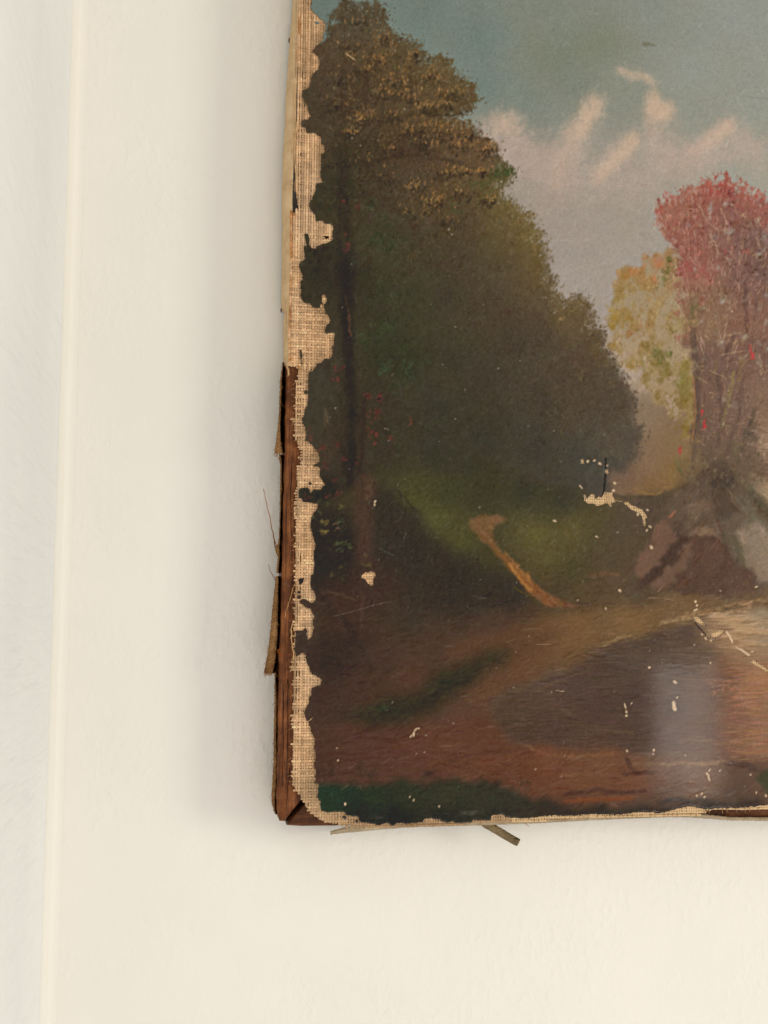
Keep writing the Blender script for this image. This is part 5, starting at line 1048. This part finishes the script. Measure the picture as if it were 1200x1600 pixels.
tm = ribbon('tacking_margin', mrows, lambda t, r: [(r[0] + 2, t, .0001), (r[0] - 2, t, .00028), (r[0] * .6 + r[1] * .4, t, .0007), (r[0] * .3 + r[1] * .7, t, .0016), (r[1] + .8, t, .0036), (r[1], t, .008), (r[1] - .3, t, .0152)], M_MARGIN, jit=.25, step=4)
tm['label'] = 'pale linen edge folded round the upper side'
FL = lambda t, r: [(r[0] + .8, t, .0042), (r[0], t, .0024), (r[0] * .65 + r[1] * .35, t, .0016), (r[1], t, .0019), (r[1] + .5, t, .0032), (r[1] * .4 + r[2] * .6, t, .010), (r[2], t, .0150)]
flaps = [[(566, 441, 442, 445), (575, 440, 442, 446.5), (600, 437, 439.5, 446.3), (640, 436, 438.5, 445.8), (665, 434, 437.5, 445), (690, 431, 438, 443), (704, 429, 441, 442.5), (709, 429.5, 441.5, 442)],
         [(710, 436, 438, 442), (725, 438, 440, 444.5), (760, 437.5, 440, 443.2), (800, 437, 438.5, 442.2), (840, 435.5, 437, 441.2), (850, 434, 437, 441), (856, 429.5, 436, 441), (862, 432, 436, 440.6), (870, 434, 436.5, 440.3), (896, 431.5, 434.5, 439.8)],
         [(900, 431, 434.5, 439.6), (950, 425.5, 434, 438.5), (1000, 421, 433, 436.4), (1030, 416.5, 430, 434.4), (1050, 412.5, 426, 431), (1053, 413, 425, 429)],
         [(1050, 429, 431, 434), (1060, 429, 430.5, 434.5), (1100, 428.5, 432, 434), (1150, 427.5, 431, 433.4), (1190, 427, 432.5, 433.5), (1210, 426, 432, 434), (1240, 424, 430, 432.5), (1255, 424.5, 429, 432), (1265, 427, 430, 432), (1273, 430, 431.5, 433)]]
labs = ['upper torn strip of brown linen standing off the side', 'thin frayed strip of linen between the two flaps', 'wide brown linen flap sticking out from the side', 'lowest curled strip of linen at the corner']
FLAPS = []
for fl, lb_ in zip(flaps, labs):
    o = ribbon('canvas_flap', fl, FL, M_FLAP, jit=.55, step=1.6, m2=M_DARK, split=4); o['label'] = lb_; FLAPS.append(o)  # inner faces take the dark material, painting in the shade of the slit
LIP = [(516, 1301, 1304), (530, 1297.5, 1302), (545, 1293.5, 1300.5), (575, 1291.5, 1298), (595, 1290.5, 1296), (630, 1289.5, 1293), (660, 1288, 1291.5), (760, 1285, 1289), (840, 1282, 1286), (920, 1278, 1281.5), (1000, 1274, 1278), (1060, 1272, 1276), (1085, 1272.5, 1277.5), (1115, 1276.5, 1279.5), (1140, 1279, 1281.5), (1200, 1280, 1282.3), (1390, 1277, 1279.4)]
lip = ribbon('canvas_lip', LIP, lambda t, r: [(t, r[0] - 2.5, .0009), (t, r[0], .0002), (t, r[0] * .5 + r[1] * .5, .0003), (t, r[1], .0011), (t, r[1] + .4, .0040), (t, r[1] - 1, .012)], M_LIP, along='x', jit=.45, step=2.0)
lip['label'] = 'thin linen edge along the bottom of the painting'
sp = np.asarray([(752, 1283), (762, 1289.5), (776, 1297), (791, 1306), (803, 1313), (810, 1316.5)], float)
V_, F_ = [], []
for i in range(31):
    t = i / 30 * (len(sp) - 1); k = min(int(t), len(sp) - 2); c = sp[k] * (1 - t + k) + sp[k + 1] * (t - k); d = sp[k + 1] - sp[k]; nrm = np.array([-d[1], d[0]]) / np.hypot(*d)
    hw = 6.6 - .8 * abs(i / 30 - .5) + random.uniform(-.25, .25); dep = .004 + .003 * math.sin(i / 30 * 2.6)
    for s_, dd in ((-1, .0006), (-.92, 0), (0, -.0003), (.92, 0), (1, .0006)): V_.append(P(*(c + nrm * hw * s_), dep + dd))
    if i: F_ += [((i - 1) * 5 + j, (i - 1) * 5 + j + 1, i * 5 + j + 1, i * 5 + j) for j in range(4)]
o = part('canvas_strap', V_, F_, M_TAB); o['label'] = 'short olive brown linen strap hanging below the bottom edge'
md = o.modifiers.new('thickness', 'SOLIDIFY'); md.thickness = .0004

# --- loose threads and fibres
def strand(pts, r0, r1, c, name='loose_thread', wig=.5, parent=None):
    p = np.asarray(pts, float); n = 26; t = np.linspace(0, len(p) - 1, n); V_, F_, Cc = [], [], []
    q = np.stack([np.interp(t, np.arange(len(p)), p[:, j]) for j in range(3)], 1); q[:, :2] += wr.normal(0, wig * .4, (n, 2)); q[:, 0] += wig * .5 * np.sin(t * 7)
    for i in range(n):
        c3 = P(q[i, 0], q[i, 1], q[i, 2]); r = r0 + (r1 - r0) * i / (n - 1); r *= wr.uniform(.8, 1.2)
        for a in range(5): V_.append(c3 + r * np.array([math.cos(a * 1.2566), math.sin(a * 1.2566), .3 * math.cos(a * 1.2566)]))
        Cc += [albedo(np.asarray(c) * wr.uniform(.88, 1.1))] * 5
        if i: F_ += [((i - 1) * 5 + a, (i - 1) * 5 + (a + 1) % 5, i * 5 + (a + 1) % 5, i * 5 + a) for a in range(5)]
    return part(name, V_, F_, M_THREAD, parent, col=np.asarray(Cc))
TAN, BRN = (196, 146, 96), (150, 98, 56)
strand([(411.5, 764, .0015), (416, 785, .002), (421, 806, .003), (426, 832, .004), (432, 857, .005)], .00010, .00018, BRN)
strand([(428, 846, .004), (430, 856, .004), (433, 866, .003), (436, 872, .002)], .00016, .00022, BRN)
strand([(419.5, 882, .003), (423, 894, .004), (429, 904, .004), (431, 908, .005)], .00008, .00013, BRN)
strand([(460.5, 912, -.0004), (456, 924, -.0006), (453, 938, -.0004), (448, 951, -.0003), (445, 965, -.0001)], .00014, .00010, TAN, wig=.9)
strand([(456, 974, -.0003), (455, 990, -.0004), (456, 1005, -.0003), (458.5, 1022, -.0003), (457, 1040, -.0003), (453.5, 1050, -.0002)], .00018, .00014, (206, 160, 110), wig=.8)
strand([(434, 1015, .001), (437, 1021, .0002), (441, 1026, .0003)], .0002, .00012, (150, 84, 50))
strand([(433, 1021, .001), (435.5, 1016, .0002), (438, 1012, .0003)], .00016, .0001, (150, 84, 50))
strand([(436, 708, .003), (437, 722, .004), (440, 732, .006)], .00010, .0001, TAN); strand([(433, 712, .003), (438, 722, .004)], .00008, .00008, TAN)
strand([(469, 717, -.0002), (472, 722, -.0002), (473, 728, -.0001)], .00009, .00007, (226, 206, 176))
strand([(448, 573, .0006), (450.5, 578, .0003), (451, 586, .0003), (449, 588, .0004)], .0004, .00025, (200, 158, 112), wig=.3)
strand([(466, 571, 0), (468, 577, -.0001), (467, 581, .0002)], .0003, .0002, (186, 130, 84), wig=.3)
strand([(482, 1127, -.0003), (484.5, 1125, -.0006), (487, 1122, -.0006)], .0003, .0003, (214, 176, 128), wig=.1)
strand([(815, 1284, .001), (821, 1287, .002), (826, 1291, .003)], .0002, .00014, (170, 130, 84), wig=.2)
strand([(461, 130, 0), (460, 170, -.0001), (459, 205, 0), (456.5, 230, 0), (457, 250, .0001)], .00016, .00014, (206, 164, 116), wig=.5)
strand([(464, 190, -.0001), (461.5, 215, -.0001), (460.5, 240, 0), (462, 270, 0), (464, 310, 0)], .0002, .00018, (210, 168, 120), wig=.4)
strand([(460, 270, .0001), (462, 262, 0), (459, 255, .0002)], .0001, .0001, TAN, wig=.8); strand([(459, 300, .0001), (461, 292, 0), (459, 284, .0002)], .0001, .0001, TAN, wig=.8)
for _ in range(46):      # fuzz along the flaps and the torn strip
    k = random.choice([0, 1, 2, 2, 3]); fl = np.asarray(flaps[k]); y = random.uniform(fl[0, 0], fl[-1, 0]); xl = np.interp(y, fl[:, 0], fl[:, 1]); xr = np.interp(y, fl[:, 0], fl[:, 2])
    x = xl if random.random() < .7 else xr; L_ = random.uniform(2, 6); a = random.uniform(.3, 1.2)
    strand([(x + .5, y, .0022), (x - L_ * .4 * (1 if x == xl else -1), y + L_ * .5 * a, .0018), (x - L_ * .7 * (1 if x == xl else -1), y + L_ * a, .002)], .00009, .00005, random.choice([TAN, BRN, (176, 126, 78)]), 'loose_fibre', .3, FLAPS[k])
for fl, n_, fo in ((flaps[0], 6, FLAPS[0]), (flaps[2], 9, FLAPS[2])):
    _, xl, xr, _ = fl[-1]
    for i in range(n_):
        x = xl + (xr - xl) * i / (n_ - 1); strand([(x, fl[-1][0] - 2, .0018), (x + random.uniform(-1, .5), fl[-1][0] + random.uniform(1, 5), .002)], .00014, .00008, random.choice([BRN, (128, 82, 44)]), 'loose_fibre', .3, fo)
for y in np.arange(590, 1230, 9.0):
    if random.random() < .55:
        x = float(np.interp(y, *zip(*FRAY))); L_ = random.uniform(3, 8)
        strand([(x + 2, y, -.0001), (x - L_ * .5, y + random.uniform(-1, 2), -.0002), (x - L_, y + random.uniform(-1, 4), .0002)], .00012, .00006, random.choice([TAN, (206, 160, 112)]), 'loose_fibre', .5)
for x in np.arange(520, 1190, 7.0):
    if random.random() < .5:
        y = float(np.interp(x, *zip(*BOT))); L_ = random.uniform(2, 5)
        strand([(x, y - 3, -.0002), (x + random.uniform(-1, 1), y, -.0003), (x + random.uniform(-2, 2), y + L_, .0004)], .00012, .00007, random.choice([TAN, (206, 166, 120), (178, 140, 100)]), 'loose_fibre', .3)
# threads still bridging the tear in the picture
for a, b_ in [((945, 769), (939, 781)), ((949, 770), (950, 786)), ((952, 770), (953, 787)), ((955, 770), (957, 786)), ((944, 769), (958, 770)), ((962, 782), (972, 784)), ((914, 774), (913, 783))]:
    strand([(*a, -.0005), (*b_, -.0005)], .00015, .00012, (226, 190, 146), wig=.3)

for p in ([(452, 590), (453, 640), (451, 690)], [(455, 730), (454, 790), (455, 840)], [(448, 760), (447, 850), (446, 905)], [(450, 1060), (449, 1130), (450, 1190)], [(443, 1080), (442, 1150), (441, 1230)], [(452, 1200), (449, 1240), (447, 1268)]):
    strand([(x, y, .00072 + .00002 * max(0, x - 446)) for x, y in p], .00011, .00007, (30, 14, 8), 'wood_split', .7, bar)
# --- tacks in the side
for x, y, d in ((452.5, 63, .0075), (440.2, 485, .0068)):
    c = P(x, y, d); V_, F_ = [], []
    for i in range(4):
        a = i / 3 * math.pi / 2
        for j in range(12):
            b_ = j * math.pi / 6; r = .0009 * math.cos(a) if i < 3 else .00005
            V_.append(c + np.array([-.00045 * math.sin(a), r * math.cos(b_), r * math.sin(b_)]))
        if i: F_ += [((i - 1) * 12 + j, (i - 1) * 12 + (j + 1) % 12, i * 12 + (j + 1) % 12, i * 12 + j) for j in range(12)]
    part('tack', V_, F_, M_RUST, tm)
